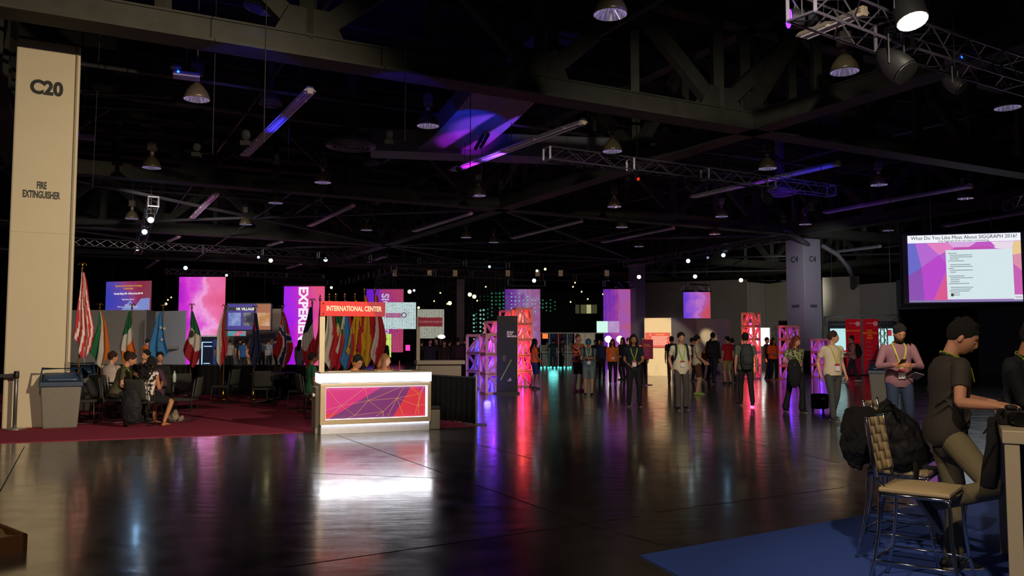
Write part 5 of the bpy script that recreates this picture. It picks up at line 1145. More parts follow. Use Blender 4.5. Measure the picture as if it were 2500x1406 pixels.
    if vox <= .008:
        e = MB()
        for sx in (-1, 1): e.ell(S(hc) + HM @ (Vector((sx * .029, .0855, .0015)) * k), (.0055 * k, .004 * k, .0055 * k), 8, 6, HM)
        e.build('iris', eye_d, o, smooth=True)
    e = MB()
    for sx in (-1, 1): e.tube([S(hc) + HM @ (Vector((sx * a_, y_, z_)) * k) for a_, y_, z_ in ((.012, .091, .024), (.030, .088, .030), (.046, .078, .024))], [.0032 * k, .004 * k, .002 * k], 5)
    e.build('eyebrow', HC[hcol], o)
    e = MB(); e.tube([S(hc) + HM @ (Vector((x_, y_, -.057)) * k) for x_, y_ in ((-.022, .085), (0, .0955), (.022, .085))], [.003 * k, .0065 * k, .003 * k], 6); e.build('lips', lipm, o, smooth=True)
    if glasses:
        e = MB()
        for sx in (-1, 1):
            c_ = S(hc) + HM @ (Vector((sx * .031, .098, .002)) * k); e.tube([c_ + HM @ Vector((.024 * math.cos(t), 0, .018 * math.sin(t))) * k for t in [j * PI / 5 for j in range(10)]], .0022, 4, closed=True)
            e.tube([S(hc) + HM @ (Vector((sx * .055, .095, .005)) * k), S(hc) + HM @ (Vector((sx * .082, .0, .005)) * k)], .002, 4)
        e.build('glasses', blk, o)
    # hair
    rr = random.Random(int(px * 7)); hb = MB()
    def hp(x, y, z): return S(hc) + HM @ (Vector((x, y, z)) * k)
    if hair != 'bald':
        hb.ell(hp(0, -.018, .030), (.085 * k, .101 * k, .104 * k), 18, 12, HM)
        for j in range(26):
            th = rr.uniform(0, 2 * PI); ph = rr.uniform(.1, 1.25); d_ = Vector((math.sin(ph) * math.cos(th), math.sin(ph) * math.sin(th), math.cos(ph)))
            hb.ell(hp(d_.x * .078, -.018 + d_.y * .088, .035 + d_.z * .094), rr.uniform(.016, .026) * k, 6, 5)
        if hair in ('long', 'curly'):
            L_ = .34 if hair == 'long' else .36
            hb.tube([hp(0, -.055, .02), hp(0, -.085, -.09), S(T_(0, -.135, 1.42)), S(T_(0, -.135, 1.62 - L_))], [(.086 * k, .05 * k), (.092 * k, .045 * k), (.11 * k, .035 * k), (.08 * k, .02 * k)], 12)
            for sx in (-1, 1): hb.tube([hp(sx * .068, .01, .06), hp(sx * .086, .005, -.03), hp(sx * .085, .01, -.12), S(T_(sx * .095, .055, 1.43)), S(T_(sx * .085, .10, 1.34))], [.024 * k, .030 * k, .032 * k, .026 * k, .012 * k], 8)
            if hair == 'curly':
                for j in range(90): hb.ell(S(T_(rr.uniform(-.13, .13), rr.uniform(-.20, -.10), rr.uniform(1.27, 1.62))), rr.uniform(.018, .032), 6, 5)
        if hair == 'bun': hb.ell(hp(0, -.11, .05), .045 * k, 10, 6)
        hb.build('hair', HC[hcol], o, smooth=True, vox=max(.007, vox * .8), sm=1)
    if cap:
        c = MB(); c.ell(hp(0, -.008, .045), (.092 * k, .108 * k, .088 * k), 18, 12, HM); c.tube([hp(0, .07, .055), hp(0, .135, .035)], [(.07 * k, .006), (.055 * k, .005)], 12, side=HM @ Vector((1, 0, 0)))
        c.build('cap', mat(cap, .7), o, smooth=True)
    # shirt
    pm = mat(shirt, .85, noise=.08, nscale=5, bump=.15) if not pattern else pattern
    s_ = MB(); inf = .016; rows_ = [r for r in TORSO if r[0] >= hem - .02]; rows_ = [(hem, rows_[0][1], rows_[0][2], rows_[0][3])] + rows_[1:-2] + [(1.445, .125, .078, -.012), (1.478, .066, .060, -.010)]
    ex = lambda z: (inf + ((.006 if vox < .006 else .016) if z < 1.2 else 0)) if z < 1.43 else .006
    s_.tube([S(T_(0, y, z)) for z, rx, ry, y in rows_], [((rx * q + ex(z)) * k, (ry * q + ex(z)) * k) for z, rx, ry, y in rows_], 24, side=RT @ Vector((1, 0, 0)), cap=False, cr=3)
    if fem:
        for sx in (-1, 1): s_.ell(S(T_(sx * .07, .085, 1.27)), .062 * k, 10, 7)
    if hsl:
        for i, sx in enumerate((-1, 1)):
            te = {'short': .62, 'long': 1.0, 'none': .12, 'rolled': 1.0}[sleeve]; m1 = sh[i].lerp(el[i], te)
            s_.tube([S(T_(sx * .05, -.008, 1.425)), S(sh[i].lerp(T_(sx * .05, -.008, 1.43), .4)), S(sh[i] + Vector((0, 0, -.002))), S(sh[i].lerp(el[i], te * .5)), S(m1)], [.044 * k, .055 * k, .062 * k, .056 * k, (.056 if sleeve == 'short' else .048) * k], 14, cap=sleeve != 'short', cr=3)
            if sleeve in ('long', 'rolled'):
                t2 = .94 if sleeve == 'long' else .45; s_.tube([S(el[i]), S(el[i].lerp(wr[i], t2 * .5)), S(el[i].lerp(wr[i], t2))], [.049 * k, .046 * k, .037 * k if sleeve == 'long' else .046 * k], 10)
    if vox < .008:   # folds at the waist and across the back
        for j in range(11):
            a0_ = j * 2.4; z = .90 + (j % 6) * .055; ps_ = []
            for t_i in range(6): a_ = a0_ + t_i * .22; ps_.append(S(T_((.152 * q + .022) * math.cos(a_), (.106 * q + .022) * math.sin(a_), z + .03 * t_i * (-1) ** j)))
            s_.tube(ps_, [.006, .012, .014, .013, .010, .005], 6)
    s_.build('shirt', pm, o, smooth=True, vox=max(.006, vox * .85), sm=8 if vox < .009 else 3)
    if sleeve == 'short' or vox < .008:
        c = MB(); c.tube([S(T_(.062 * math.cos(t), -.01 + .064 * math.sin(t), 1.482 + .014 * -math.sin(t))) for t in [j * PI / 8 for j in range(16)]], .011 * k, 6, closed=True); c.build('collar', pm, o, smooth=True)
    # trousers
    pt = mat(pants, .85, noise=.12, nscale=6, bump=.2); t_ = MB()
    rows_ = [r for r in TORSO if r[0] <= 1.0]; t_.tube([S(T_(0, y, z)) for z, rx, ry, y in rows_], [((rx * q + .012) * k, (ry * q + .012) * k) for z, rx, ry, y in rows_], 20, side=RT @ Vector((1, 0, 0)), cr=2)
    for i, sx in enumerate((-1, 1)):
        m1 = hips[i].lerp(kn[i], .4)
        if shorts:
            e_ = hips[i].lerp(kn[i], .92); t_.tube([S(hips[i]), S(m1), S(e_)], [.098 * k * q, .094 * k * q, .082 * k], 12, cap=False)
        else:
            m2 = kn[i].lerp(an[i], .35); t_.tube([S(hips[i]), S(m1), S(kn[i])], [.094 * k * q, .086 * k * q, .066 * k], 16, cr=3); t_.tube([S(kn[i]), S(m2), S(an[i] + (kn[i] - an[i]).normalized() * .0)], [.066 * k, .065 * k, (cuff or .056) * k], 16, cr=3)
            if vox < .008:
                for j in range(5): c_ = kn[i].lerp(an[i], .62 + j * .08); t_.tube([S(c_ + Vector((.058 * math.cos(a_), .058 * math.sin(a_), .012 * math.sin(a_ * 2 + j)))) for a_ in [u_ * PI / 5 for u_ in range(10)]], .010, 5, closed=True)
    t_.build('skirt' if skirt else ('shorts' if shorts else 'trousers'), pt, o, smooth=True, vox=max(.006, vox * .85), sm=6 if vox < .009 else 2)
    # shoes
    if not bare:
        for i, sx in enumerate((-1, 1)):
            f_ = an[i]; fd = (Vector(footdir[i]).normalized() if footdir and footdir[i] else Vector((sx * .12, 1, 0)).normalized()); up = (kn[i] - f_).normalized() if footdir and footdir[i] else Vector((0, 0, 1)); up = (up - fd * up.dot(fd)).normalized()
            lt = fd.cross(up); p_ = lambda a_, u_: S(f_ + fd * a_ + up * u_)
            m = MB(); m.tube([p_(-.065, -.045), p_(-.01, -.03), p_(.07, -.048), p_(.15, -.058), p_(.185, -.062)], [(.036 * k, .036 * k), (.040 * k, .048 * k), (.045 * k, .036 * k), (.046 * k, .026 * k), (.032 * k, .016 * k)], 12, side=lt)
            s0 = m.build('shoe', mat(shoes, .55), o, smooth=True)
            m = MB(); m.tube([p_(-.075, -.074), p_(.0, -.074), p_(.1, -.074), p_(.18, -.074), p_(.2, -.072)], [(.036 * k, .011), (.041 * k, .011), (.048 * k, .011), (.044 * k, .011), (.025 * k, .009)], 12, side=lt); m.build('sole', mat('#8a867c', .6), s0, smooth=True)
    # lanyard and badge
    if lan:
        fr = lambda x, y, z: S(T_(x, y, z)); l_ = MB(); yb = .118 * q + inf + .006
        for sx in (-1, 1): 
            ps = [fr(0, -.080, 1.502), fr(sx * .058, -.05, 1.494), fr(sx * .082, .02, 1.470), fr(sx * .078, .085 * q + inf, 1.41), fr(sx * .058, yb - .005, 1.32), fr(sx * .02, yb + (.045 if fem else 0), 1.20), fr(sx * .012, yb, 1.12)]
            if not badge: ps = ps[:5]
            for a_, b_ in zip(ps[:-1], ps[1:]): l_.bar(a_, b_, .022 * k, .004, up=RT @ Vector((0, 1, 0)))
        la = l_.build('lanyard', mat(lan, .6, emit=.02), o)
        if badge:
            m = MB(); c_ = fr(0, yb + .02, 1.05); m.box((0, 0, 0), (.10, .006, .14), M=Matrix.Translation(c_) @ RT.to_4x4()); m.build('badge', mat('#e0d8d4', .5), la)
            m = MB(); m.box((0, 0, 0), (.10, .008, .04), M=Matrix.Translation(fr(0, yb + .02, 1.10)) @ RT.to_4x4()); m.build('badge_band', mat('#b02848', .5), la)
    o['_'] = 0; del o['_']
    info = dict(o=o, k=k, S=S, T=T_, M=Matrix.Translation((gx, gy, 0)) @ Matrix.Rotation(rz, 4, 'Z'), wr=wr, el=el, RT=RT, hc=hc)
    if straps:   # backpack straps are part of the pack: built with it
        backpack(info, straps[0], straps[1], straps[2] if len(straps) > 2 else .46)
    return info
def backpack(I, col, label, hh=.46, off=.0):
    S, T_ = I['S'], I['T']; o = empty('backpack', I['o'].location, I['o'].rotation_euler.z, label, 'backpack'); mm = mat(col, .8, noise=.2, nscale=9, bump=.2); m = MB()
    zc = 1.20; m.tube([S(T_(0, -.20, zc - hh / 2)), S(T_(0, -.225, zc - hh / 4)), S(T_(0, -.225, zc)), S(T_(0, -.215, zc + hh / 4)), S(T_(0, -.19, zc + hh / 2 - .01))], [(.13, .07), (.155, .095), (.155, .10), (.145, .09), (.10, .05)], 14, side=I['RT'] @ Vector((1, 0, 0)))
    m.build('bag', mm, o, smooth=True, subd=0); m = MB(); m.tube([S(T_(0, -.30, zc - hh * .32)), S(T_(0, -.325, zc - hh * .15)), S(T_(0, -.31, zc + .03))], [(.10, .03), (.12, .035), (.11, .03)], 12, side=I['RT'] @ Vector((1, 0, 0))); m.build('front_pocket', mm, o, smooth=True)
    for sx in (-1, 1):
        m = MB(); ps = [T_(sx * .09, -.14, 1.42), T_(sx * .11, -.05, 1.50), T_(sx * .125, .05, 1.47), T_(sx * .128, .125, 1.38), T_(sx * .135, .145, 1.28), T_(sx * .165, .08, 1.14), T_(sx * .16, -.10, 1.04)]
        for a_, b_ in zip(ps[:-1], ps[1:]): m.bar(S(a_), S(b_), .045, .014, up=I['RT'] @ Vector((0, 1, .3)))
        m.build('strap', mm, o)
    return o
def held(I, side, name, label, cat, dims, col, off=(0, .05, .03), rot=(0, 0, 0), em=0):
    p = I['M'] @ I['S'](I['wr'][side] + Vector(off)); m = MB(); m.b2([-d / 2 for d in dims], [d / 2 for d in dims]); o = m.build(name, mat(col, .4, emit=em), loc=p, bevel=min(dims) * .3); o.rotation_euler = (rot[0], rot[1], I['o'].rotation_euler.z + rot[2]); return tag(o, label, cat)
def checks(c1, c2, sc_=40, kind='check'):
    m = bpy.data.materials.new('cloth_pattern'); m.use_nodes = True; nt = m.node_tree; b = nt.nodes['Principled BSDF']; b.inputs['Roughness'].default_value = .85; tc = nt.nodes.new('ShaderNodeTexCoord')
    if kind == 'stripe': n = nt.nodes.new('ShaderNodeTexWave'); n.bands_direction = 'Z'; n.inputs['Scale'].default_value = sc_; n.inputs['Distortion'].default_value = .3; out = n.outputs['Fac']
    elif kind == 'spots': n = nt.nodes.new('ShaderNodeTexNoise'); n.inputs['Scale'].default_value = sc_; n.inputs['Detail'].default_value = 1; out = n.outputs['Fac']
    else: n = nt.nodes.new('ShaderNodeTexChecker'); n.inputs['Scale'].default_value = sc_; out = n.outputs['Fac']
    nt.links.new(tc.outputs['Object'], n.inputs[0]); cr = nt.nodes.new('ShaderNodeValToRGB'); cr.color_ramp.elements[0].position = .45; cr.color_ramp.elements[1].position = .55
    cr.color_ramp.elements[0].color = (*lin(c1), 1); cr.color_ramp.elements[1].color = (*lin(c2), 1); nt.links.new(out, cr.inputs['Fac']); nt.links.new(cr.outputs['Color'], b.inputs['Base Color']); return m
YG_ = '#a8c832'
# ---- standing visitors, right of the booths (pixel x, pixel y of the feet, heading)
HF = .10
person(1305, 950, 75, 'person in an orange tee shirt and blue shorts beside the coral lattice tower', '#ff6a28', '#24306a', 1.66, 'long', shorts=True, fem=True, skin='tan', hands=((-.16, .2, 1.0), (.16, .22, .98)), hem=.93, bare=False)
person(1411, 955, 150, 'red-haired person in a red and yellow tee shirt with a hand at the mouth', '#c04a20', '#141420', 1.80, 'short', 'red', 'light', shorts=True, lan='#d09030', hands=((-.30, .10, 1.06), (.04, .17, 1.50)), poles=((-.4, -1, -.3), (.9, .2, -1)), pattern=checks('#5a1838', '#d86a28', 9, 'spots'), shoes='#c04048')
I = person(1437, 966, 180, 'person in a teal cap and grey tee shirt looking down at a phone', '#56707c', '#6a7a7a', 1.66, 'short', 'brown', 'light', shorts=True, lan='#c8c050', head=(0, 24), cap='#1d6a80', hands=((-.07, .27, 1.16), (.07, .27, 1.16)), straps=('#22262a', 'dark backpack worn by the person in the teal cap'))
held(I, 0, 'phone', 'small phone held by the person in the teal cap', 'phone', (.075, .012, .13), '#0c0c0e', (.07, .09, .03), (-.9, 0, 0))
person(1496, 938, 182, 'smiling person with long dark hair in an orange staff tee shirt and black trousers', '#e8821e', '#101014', 1.66, 'long', 'black', 'tan', fem=True, lan='#c09060', shoes='#2888b0', build=1.08)
person(1521, 928, -130, 'person in dark clothes with brown hair behind the orange staff shirt', '#1c1e2c', '#15171f', 1.74, 'long', 'brown', 'light', hands=((-.1, .2, 1.0), None), sleeve='long')
person(1535, 921, 120, 'person with dark hair between the orange shirt and the long-haired person in black', '#26293a', '#3a4a60', 1.74, 'short', 'black', 'tan', sleeve='long')
person(1470, 922, 200, 'person in blue partly hidden left of the orange staff shirt', '#26355e', '#181a22', 1.66, 'short', 'black', 'brown', sleeve='long')
person(1548, 992, 183, 'long-haired person in a black shirt with yellow lanyard, hands folded', '#101a24', '#0b0c10', 1.74, 'long', 'black', 'tan', fem=True, lan='#8aa030', hands=((-.14, .24, 1.08), (.12, .12, 1.02)), build=1.08, feet=((-.13, .04, .085), (.12, -.05, .085)), hem=.83)
person(1572, 930, 215, 'person in an orange tee shirt behind the crimson sign on a pole', '#d8641c', '#16181c', 1.7, 'short', 'black', 'tan', hands=(None, (.3, .15, 1.1)))
person(1641, 937, 10, 'person with a black pack standing behind the one in the long white tee', '#141518', '#3a342c', 1.76, 'short', 'black', 'tan', straps=('#101214', 'black backpack seen left of the person in the long white tee', .5))
I = person(1664, 1000, 178, 'person in a long white tee shirt and grey trousers, hands in the pockets', '#d6ccae', '#4a4440', 1.78, 'short', 'black', 'light', lan='#7ab840', hands=((-.2, -.02, .92), (.2, -.02, .92)), head=(-6, 6), feet=((-.12, -.10, .085), (.10, .10, .085)), hem=.80, cuff=.07)
backpack(I, '#1b2026', 'dark backpack on the person in the long white tee', .44)
person(1703, 964, 105, 'person in a white tee shirt, brown shorts and green shoes', '#cbbf9c', '#5a2e1c', 1.76, 'short', 'black', 'light', shorts=True, shoes='#8aa838', head=(-20, 0), hands=((-.2, .2, .95), (.2, .25, .98)))
person(1691, 930, 90, 'dark-haired person hidden behind the white tee and brown shorts', '#17191c', '#16181c', 1.72, 'short', 'black', 'light', sleeve='long')
person(1714, 929, 95, 'grey-haired person bending forward in an orange tee shirt', '#d8701c', '#24252c', 1.76, 'bald', 'brown', 'tan', lean=.75, hands=((-.15, .75, .62), (.15, .8, .6)), shoes='#8a8a8a')
person(1729, 925, 85, 'dark-haired person behind the bending one at the exhibit wall', '#2a2420', '#18191c', 1.74, 'short', 'black', 'light', lean=.25)
I = person(1742, 938, 40, 'tall person in black seen from behind with one leg stepping forward', '#0e1012', '#141c26', 1.90, 'short', 'black', 'light', sleeve='long', feet=((-.12, .28, .085), (.12, -.24, .10)))
backpack(I, '#0c0d10', 'black backpack of the tall person in black', .5)
person(1778, 938, -20, 'person in a red tee shirt with white lettering on the back and khaki shorts', '#a80c20', '#a08860', 1.76, 'short', 'black', 'light', shorts=True, head=(-40, 0), shoes='#26262a')
I = person(1789, 934, 20, 'person behind the red tee shirt carrying a blue pack', '#2a2228', '#26181c', 1.70, 'short', 'black', 'light'); backpack(I, '#1c4a6a', 'blue backpack beside the red tee shirt', .46)
I = person(1822, 992, 5, 'person in a grey tee shirt walking away from the camera', '#5c6454', '#1e1a1a', 1.78, 'short', 'black', 'light', feet=((-.09, .22, .085), (.10, -.26, .12)), hands=(None, (.26, .02, .88)))
backpack(I, '#353a3c', 'grey backpack of the person walking away', .56)
I = person(1889, 929, 170, 'person in a bright orange staff tee shirt and black trousers beside the pink lattice tower', '#ff5a1e', '#0e0c10', 1.72, 'long', 'brown', 'tan', fem=True, head=(-30, 0), hands=((-.06, .2, 1.12), (.1, .2, 1.1)), sleeve='rolled', shoes='#d86a50')
person(1874, 926, 130, 'shadowy person left of the bright orange staff tee', '#0e0e12', '#0e0e12', 1.74, 'short', 'black', 'light', sleeve='long')
I = person(1944, 1006, 172, 'person with reddish hair in a floral top and black flared trousers', '#4a3a50', '#0b0b0e', 1.70, 'long', 'red', 'light', fem=True, lan='#9ab040', pattern=checks('#3a2a44', '#98a068', 26, 'spots'), head=(-22, 18), hands=((-.02, .26, 1.10), (.26, .28, 1.12)), feet=((-.10, .10, .085), (.18, -.16, .085)), cuff=.085, hem=.93)
m = MB(); m.tube([(0, 0, 0), (.02, .02, -.12), (.04, .0, -.3), (.02, .0, -.48), (0, 0, -.58)], [(.10, .05), (.15, .08), (.16, .09), (.13, .08), (.06, .03)], 12); j_ = m.build('jacket', mat('#0c0d12', .9, noise=.3), smooth=True, loc=I['M'] @ Vector((.22, .34, 1.16))); tag(j_, 'black jacket carried by the person in the floral top', 'jacket')
I = person(2036, 1027, 168, 'person in a pale polo shirt and grey jeans pulling a black case', '#cdbba0', '#3c3e3c', 1.78, 'short', 'brown', 'light', lan='#b8b040', head=(-55, 4), hands=((-.27, .02, .90), (.26, -.02, .9)), feet=((-.08, -.18, .10), (.10, .14, .085)), shoes='#3c3c40')
c_ = G(2006, 1005); o = empty('rolling_case', (c_.x, c_.y + .1, 0), .2, 'small black rolling case with its handle raised, beside the pale polo shirt', 'suitcase')
m = MB(); m.b2((-.17, -.12, .06), (.17, .12, .40)); m.build('body', mat('#0c0c10', .8), o, bevel=.04); m = MB(); m.tube([(-.08, .1, .4), (-.08, .12, .92), (.08, .12, .92), (.08, .1, .4)], .01, 6); m.build('handle', alud, o)
for sx in (-1, 1): m = MB(); m.lathe([(.035, -.012), (.035, .012)], c=(sx * .13, .08, .035), seg=12, M=Matrix.Rotation(PI/2, 3, 'Y')); m.build('wheel', blk, o)
m = MB(); m.b2((-.04, -.125, .28), (.05, -.12, .31)); m.build('badge', mat('#b0a8a0', .5), o)
I = person(2082, 934, -80, 'person in a red and white striped shirt and jeans walking to the left', '#b0505a', '#28303c', 1.80, 'short', 'brown', 'light', sleeve='long', pattern=checks('#c8a8a0', '#a83844', 12, 'stripe'), hands=((-.1, .25, 1.1), (.1, .2, 1.0)), feet=((-.1, .26, .085), (.1, -.25, .11)), shoes='#b8b0a8')
backpack(I, '#0c0c10', 'black backpack of the person in the striped shirt', .5)
I = person(2190, 0, 190, 'bearded person in a pinkish long-sleeved shirt reading a phone', '#8a6068', '#26344e', 1.84, 'short', 'black', 'tan', Y=12.3, sleeve='long', lan='#a8a838', head=(-8, 26), hands=((-.10, .27, 1.17), (.12, .27, 1.18)), vox=.008, build=.97, poles=((-.8, -.6, -.5), (.8, -.6, -.5)), hem=.84)
b = MB(); 
def hp2(I, x, y, z): return I['S'](I['hc']) + (I['RT'] @ Matrix.Rotation(-R(-8), 3, 'Z') @ Matrix.Rotation(-R(26), 3, 'X')) @ Vector((x, y, z))
b.ell(hp2(I, 0, .058, -.085), (.048, .04, .035), 12, 8); b.ell(hp2(I, 0, .09, -.04), (.024, .008, .007), 8, 6)
for sx in (-1, 1): b.tube([hp2(I, sx * .07, .0, -.02), hp2(I, sx * .064, .02, -.07), hp2(I, sx * .04, .055, -.10)], .014, 6)
b.build('beard', HC['black'], I['o'], smooth=True)
held(I, 1, 'phone', 'phone held by the bearded person in the pinkish shirt', 'phone', (.075, .012, .15), '#0a0a0c', (-.07, .09, .035), (-.9, 0, .2))
m = MB(); m.b2((-.07, -.005, -.09), (.07, .005, .09)); o = m.build('booklet', mat('#8a7a8a', .6), loc=I['M'] @ Vector((-.17, .24, 1.08))); o.rotation_euler = (1.1, .3, 0); tag(o, 'pale booklet held in the other hand of the bearded person', 'booklet')
# ---- far crowd behind the lounge drape
for i, (px, Y_, fc, sh_, pn, hr, hc_, lab, kw) in enumerate((
    (537, 43, 0, '#2a3040', '#22242c', 'short', 'black', 'dim figure in slate blue just right of the white-framed kiosk', {}),
    (563, 44, 10, '#b0aaa0', '#1c1c24', 'short', 'brown', 'far figure in a pale grey shirt seen from behind, left end of the crowd', {}),
    (548, 47, 0, '#22262e', '#1a1c22', 'short', 'black', 'far dark figure behind the narrow white and red flag', {}),
    (588, 42, 5, '#1c1c22', '#202838', 'short', 'black', 'far figure in black left of the blue tee shirt', {}),
    (597, 39, 0, '#20508a', '#1c2028', 'short', 'black', 'far figure in a bright blue tee shirt with white print', {}),
    (613, 38, 20, '#c8805a', '#9a7a5a', 'long', 'brown', 'far figure in an orange-brown top with long hair', dict(fem=True)),
    (624, 40, -20, '#e0dcd4', '#8a7a60', 'long', 'black', 'far figure in white beside the orange-brown top', dict(fem=True)),
    (640, 41, 0, '#38444e', '#24303a', 'short', 'black', 'far figure in grey with a light pack, right of the navy flag', {}),
    (657, 43, 10, '#98a0a8', '#1e2a40', 'short', 'brown', 'far figure in a checked shirt', dict(pattern=checks('#d0d4d8', '#4a5a78', 18))),
    (674, 44, 60, '#5a2a78', '#1a1a22', 'short', 'black', 'far figure in a purple shirt left of the lettered drop', {}),
    (733, 34, 10, '#3a3a46', '#2a2a34', 'long', 'black', 'figure in a black and white striped dress before the lettered drop', dict(fem=True, pattern=checks('#d0c8d8', '#1c1c26', 7, 'stripe'), hem=.62, skirt=True, shorts=True)),
    (362, 33, 20, '#b85a1c', '#1c1c20', 'bun', 'black', 'figure in orange standing beyond the seated group', {}),
    (935, 30, 0, '#0c0c0e', '#0c0c0e', 'long', 'black', 'silhouetted figure with long hair before the yellow-green light panel', dict(fem=True, sleeve='long')),
    (922, 33, 20, '#101012', '#0c0c0e', 'short', 'black', 'smaller silhouetted figure at the left part of the yellow-green panel', dict(sleeve='long')),
    (1050, 32, 150, '#1a1a1e', '#101014', 'short', 'black', 'shadowy figure with a lit face under the check-in sign', dict(sleeve='long')),
    (1066, 34, -150, '#201c1c', '#101014', 'short', 'brown', 'shadowy figure under the glaring oval lamp', dict(sleeve='long')),
    (1085, 33, 170, '#22181a', '#141418', 'short', 'brown', 'shadowy figure right of the glaring oval lamp', dict(sleeve='long')),
    (1098, 35, 30, '#121214', '#0e0e12', 'short', 'black', 'dark figure with dark hair between the lamp and the slim column', dict(sleeve='long')),
    (1118, 33, 0, '#2a1216', '#121216', 'short', 'black', 'dark figure in maroon below the slim column', dict(sleeve='long')),
    (1136, 36, 0, '#141416', '#101014', 'short', 'black', 'dark figure left of the blue lattice tower', dict(sleeve='long')),
    (1030, 33, 0, '#131318', '#101014', 'short', 'black', 'dark figure at the left side of the check-in window', dict(sleeve='long')),
    (1350, 49, 0, '#1c2430', '#141418', 'short', 'black', 'far dark figure between the two white counters', {}),
    (1372, 50, 90, '#2a2a30', '#141418', 'short', 'black', 'far figure behind the right white counter', {}),
    (1452, 47, 180, '#1c1c20', '#141418', 'short', 'black', 'far figure right of the teal cap with a lit face', {}),
    (1462, 49, 170, '#302420', '#141418', 'short', 'brown', 'far figure in front of the dark opening right of the teal cap', {}))):
    person(px, 0, fc, lab, sh_, pn, 1.62 + (i * 37 % 16) / 100, hr, hc_, 'light', Y=Y_, vox=.022, **kw)
m = MB(); m.tube([(0, 0, 0), (0, 0, .12)], .1, 8)
# ---- seated group on the lounge carpet
person(262, 0, 15, 'seated person with grey-brown hair in a white shirt, back turned, left of the group', '#b8a8a0', '#1c1c22', 1.76, 'short', 'brown', 'light', xy=(-8.62, 17.6), sit=.46, lean=.12, feet=((-.12, .5, .085), (.12, .48, .085)), hands=((-.15, .35, .78), (.15, .35, .78)), head=(35, 0), vox=.010)
I = person(300, 0, 70, 'seated person in an olive tee shirt with lime lanyard, chin resting on one hand', '#4a4632', '#0c0c10', 1.80, 'short', 'brown', 'light', xy=(-7.72, 16.1), sit=.46, lean=.30, feet=((-.14, .50, .085), (.14, .45, .085)), hands=((.02, .45, 1.10), (.14, .34, .66)), poles=((-.2, .2, -1), (.5, -1, -.3)), lan='#a8d028', badge=False, head=(0, 6), vox=.008)
person(350, 0, 12, 'seated person with long black curls in a white floral top, back to the camera', '#c8b8b0', '#0c0c12', 1.68, 'curly', 'black', 'tan', xy=(-6.95, 15.6), sit=.46, lean=.22, fem=True, feet=((.02, .30, .085), (.46, -.02, .085)), kneep=((-.1, 1, .3), (1, .5, .3)), shorts=True, bare=True, pattern=checks('#18161c', '#d8ccc4', 16, 'spots'), hands=((-.1, .4, .8), (.12, .36, .8)), head=(-12, 15), vox=.008, sleeve='none')
person(368, 0, 195, 'seated person in a purple cardigan facing the camera, dark hair tied back', '#4a2c44', '#14141a', 1.66, 'short', 'black', 'tan', xy=(-7.35, 17.0), sit=.46, lean=.2, fem=True, sleeve='long', feet=((-.12, .42, .085), (.12, .42, .085)), hands=((-.2, .3, .74), (.08, .26, 1.0)), head=(0, 8), vox=.009)
person(292, 0, 100, 'dark-haired seated person hidden behind the olive tee shirt', '#16181c', '#101014', 1.74, 'short', 'black', 'light', xy=(-8.55, 18.3), sit=.46, sleeve='long', feet=((-.12, .45, .085), (.12, .45, .085)), vox=.012)
person(342, 0, 150, 'dark-haired seated person at the back of the group', '#18181c', '#101014', 1.72, 'short', 'black', 'light', xy=(-8.1, 18.9), sit=.46, sleeve='long', feet=((-.12, .45, .085), (.12, .45, .085)), vox=.012)
person(366, 0, 200, 'seated person with a lit face above the purple cardigan', '#1c1a22', '#101014', 1.74, 'short', 'black', 'light', xy=(-8.05, 18.1), sit=.5, sleeve='long', feet=((-.12, .42, .085), (.12, .42, .085)), vox=.012)
person(770, 0, 60, 'seated person in a green shirt just left of the reception desk post', '#1c5a3a', '#15151c', 1.72, 'short', 'black', 'brown', xy=((764 - 1250) / F * 18.2, 18.2), sit=.46, feet=((-.12, .45, .085), (.12, .45, .085)), vox=.012)
# attendants
dk = Md @ Vector((.76, 1.05, 0)); person(880, 0, 140, 'attendant with black hair and glasses in an orange tee shirt at the reception desk', '#e8861e', '#16161a', 1.80, 'short', 'black', 'tan', xy=(dk.x, dk.y), sit=.42, feet=((-.12, .38, .085), (.12, .38, .085)), head=(-10, 12), lean=.18, glasses=True, build=1.15, hands=((-.15, .32, .80), (.15, .32, .80)), vox=.008)
dk = Md @ Vector((1.33, 1.05, 0)); person(958, 0, 150, 'blonde attendant looking to the right behind the reception desk', '#c87830', '#16161a', 1.66, 'long', 'blonde', 'pale', xy=(dk.x, dk.y), sit=.52, fem=True, feet=((-.12, .38, .085), (.12, .38, .085)), head=(-45, -2), lean=.12, hands=((-.15, .32, .82), (.15, .32, .82)), vox=.008)
# ================================================================ LOUNGE FURNITURE
gf = mat('#2e302c', .9, noise=.2, nscale=20); gleg = mat('#3a3a3a', .35, .6)
_ch = []
def chair(x, y, rz, label):
    if _ch: return dup(_ch[0], (x, y, 0), rz, label)
    o = empty('side_chair', (x, y, 0), rz, label, 'chair', 'dark upholstered chairs of the lounge')
    m = MB(); m.b2((-.24, -.22, .42), (.24, .24, .47)); m.build('seat', gf, o, bevel=.02)
    m = MB(); m.grid(lambda u, v: Vector(((u - .5) * (.46 - .06 * v), -.26 - .06 * v - .03 * math.cos((u - .5) * PI), .50 + v * .38)), 8, 6); m.build('backrest', gf, o, smooth=True, solid=.03)
    for sx in (-1, 1):
        m = MB(); m.tube([(sx * .23, -.27, .84), (sx * .24, -.22, .44), (sx * .25, -.24, .03), (sx * .25, .24, .03), (sx * .23, .22, .42)], .012, 6); m.build('leg_frame', gleg, o, smooth=True)
    m = MB(); m.tube([(-.25, .24, .03), (.25, .24, .03)], .011, 6); m.build('floor_bar', gleg, o)
    _ch.append(o); return o
def cx(px, Y_): return (px - 1250) / F * Y_
chair(-8.25, 15.9, R(-75), 'dark upholstered chair loaded with a jacket, left of the olive tee shirt')
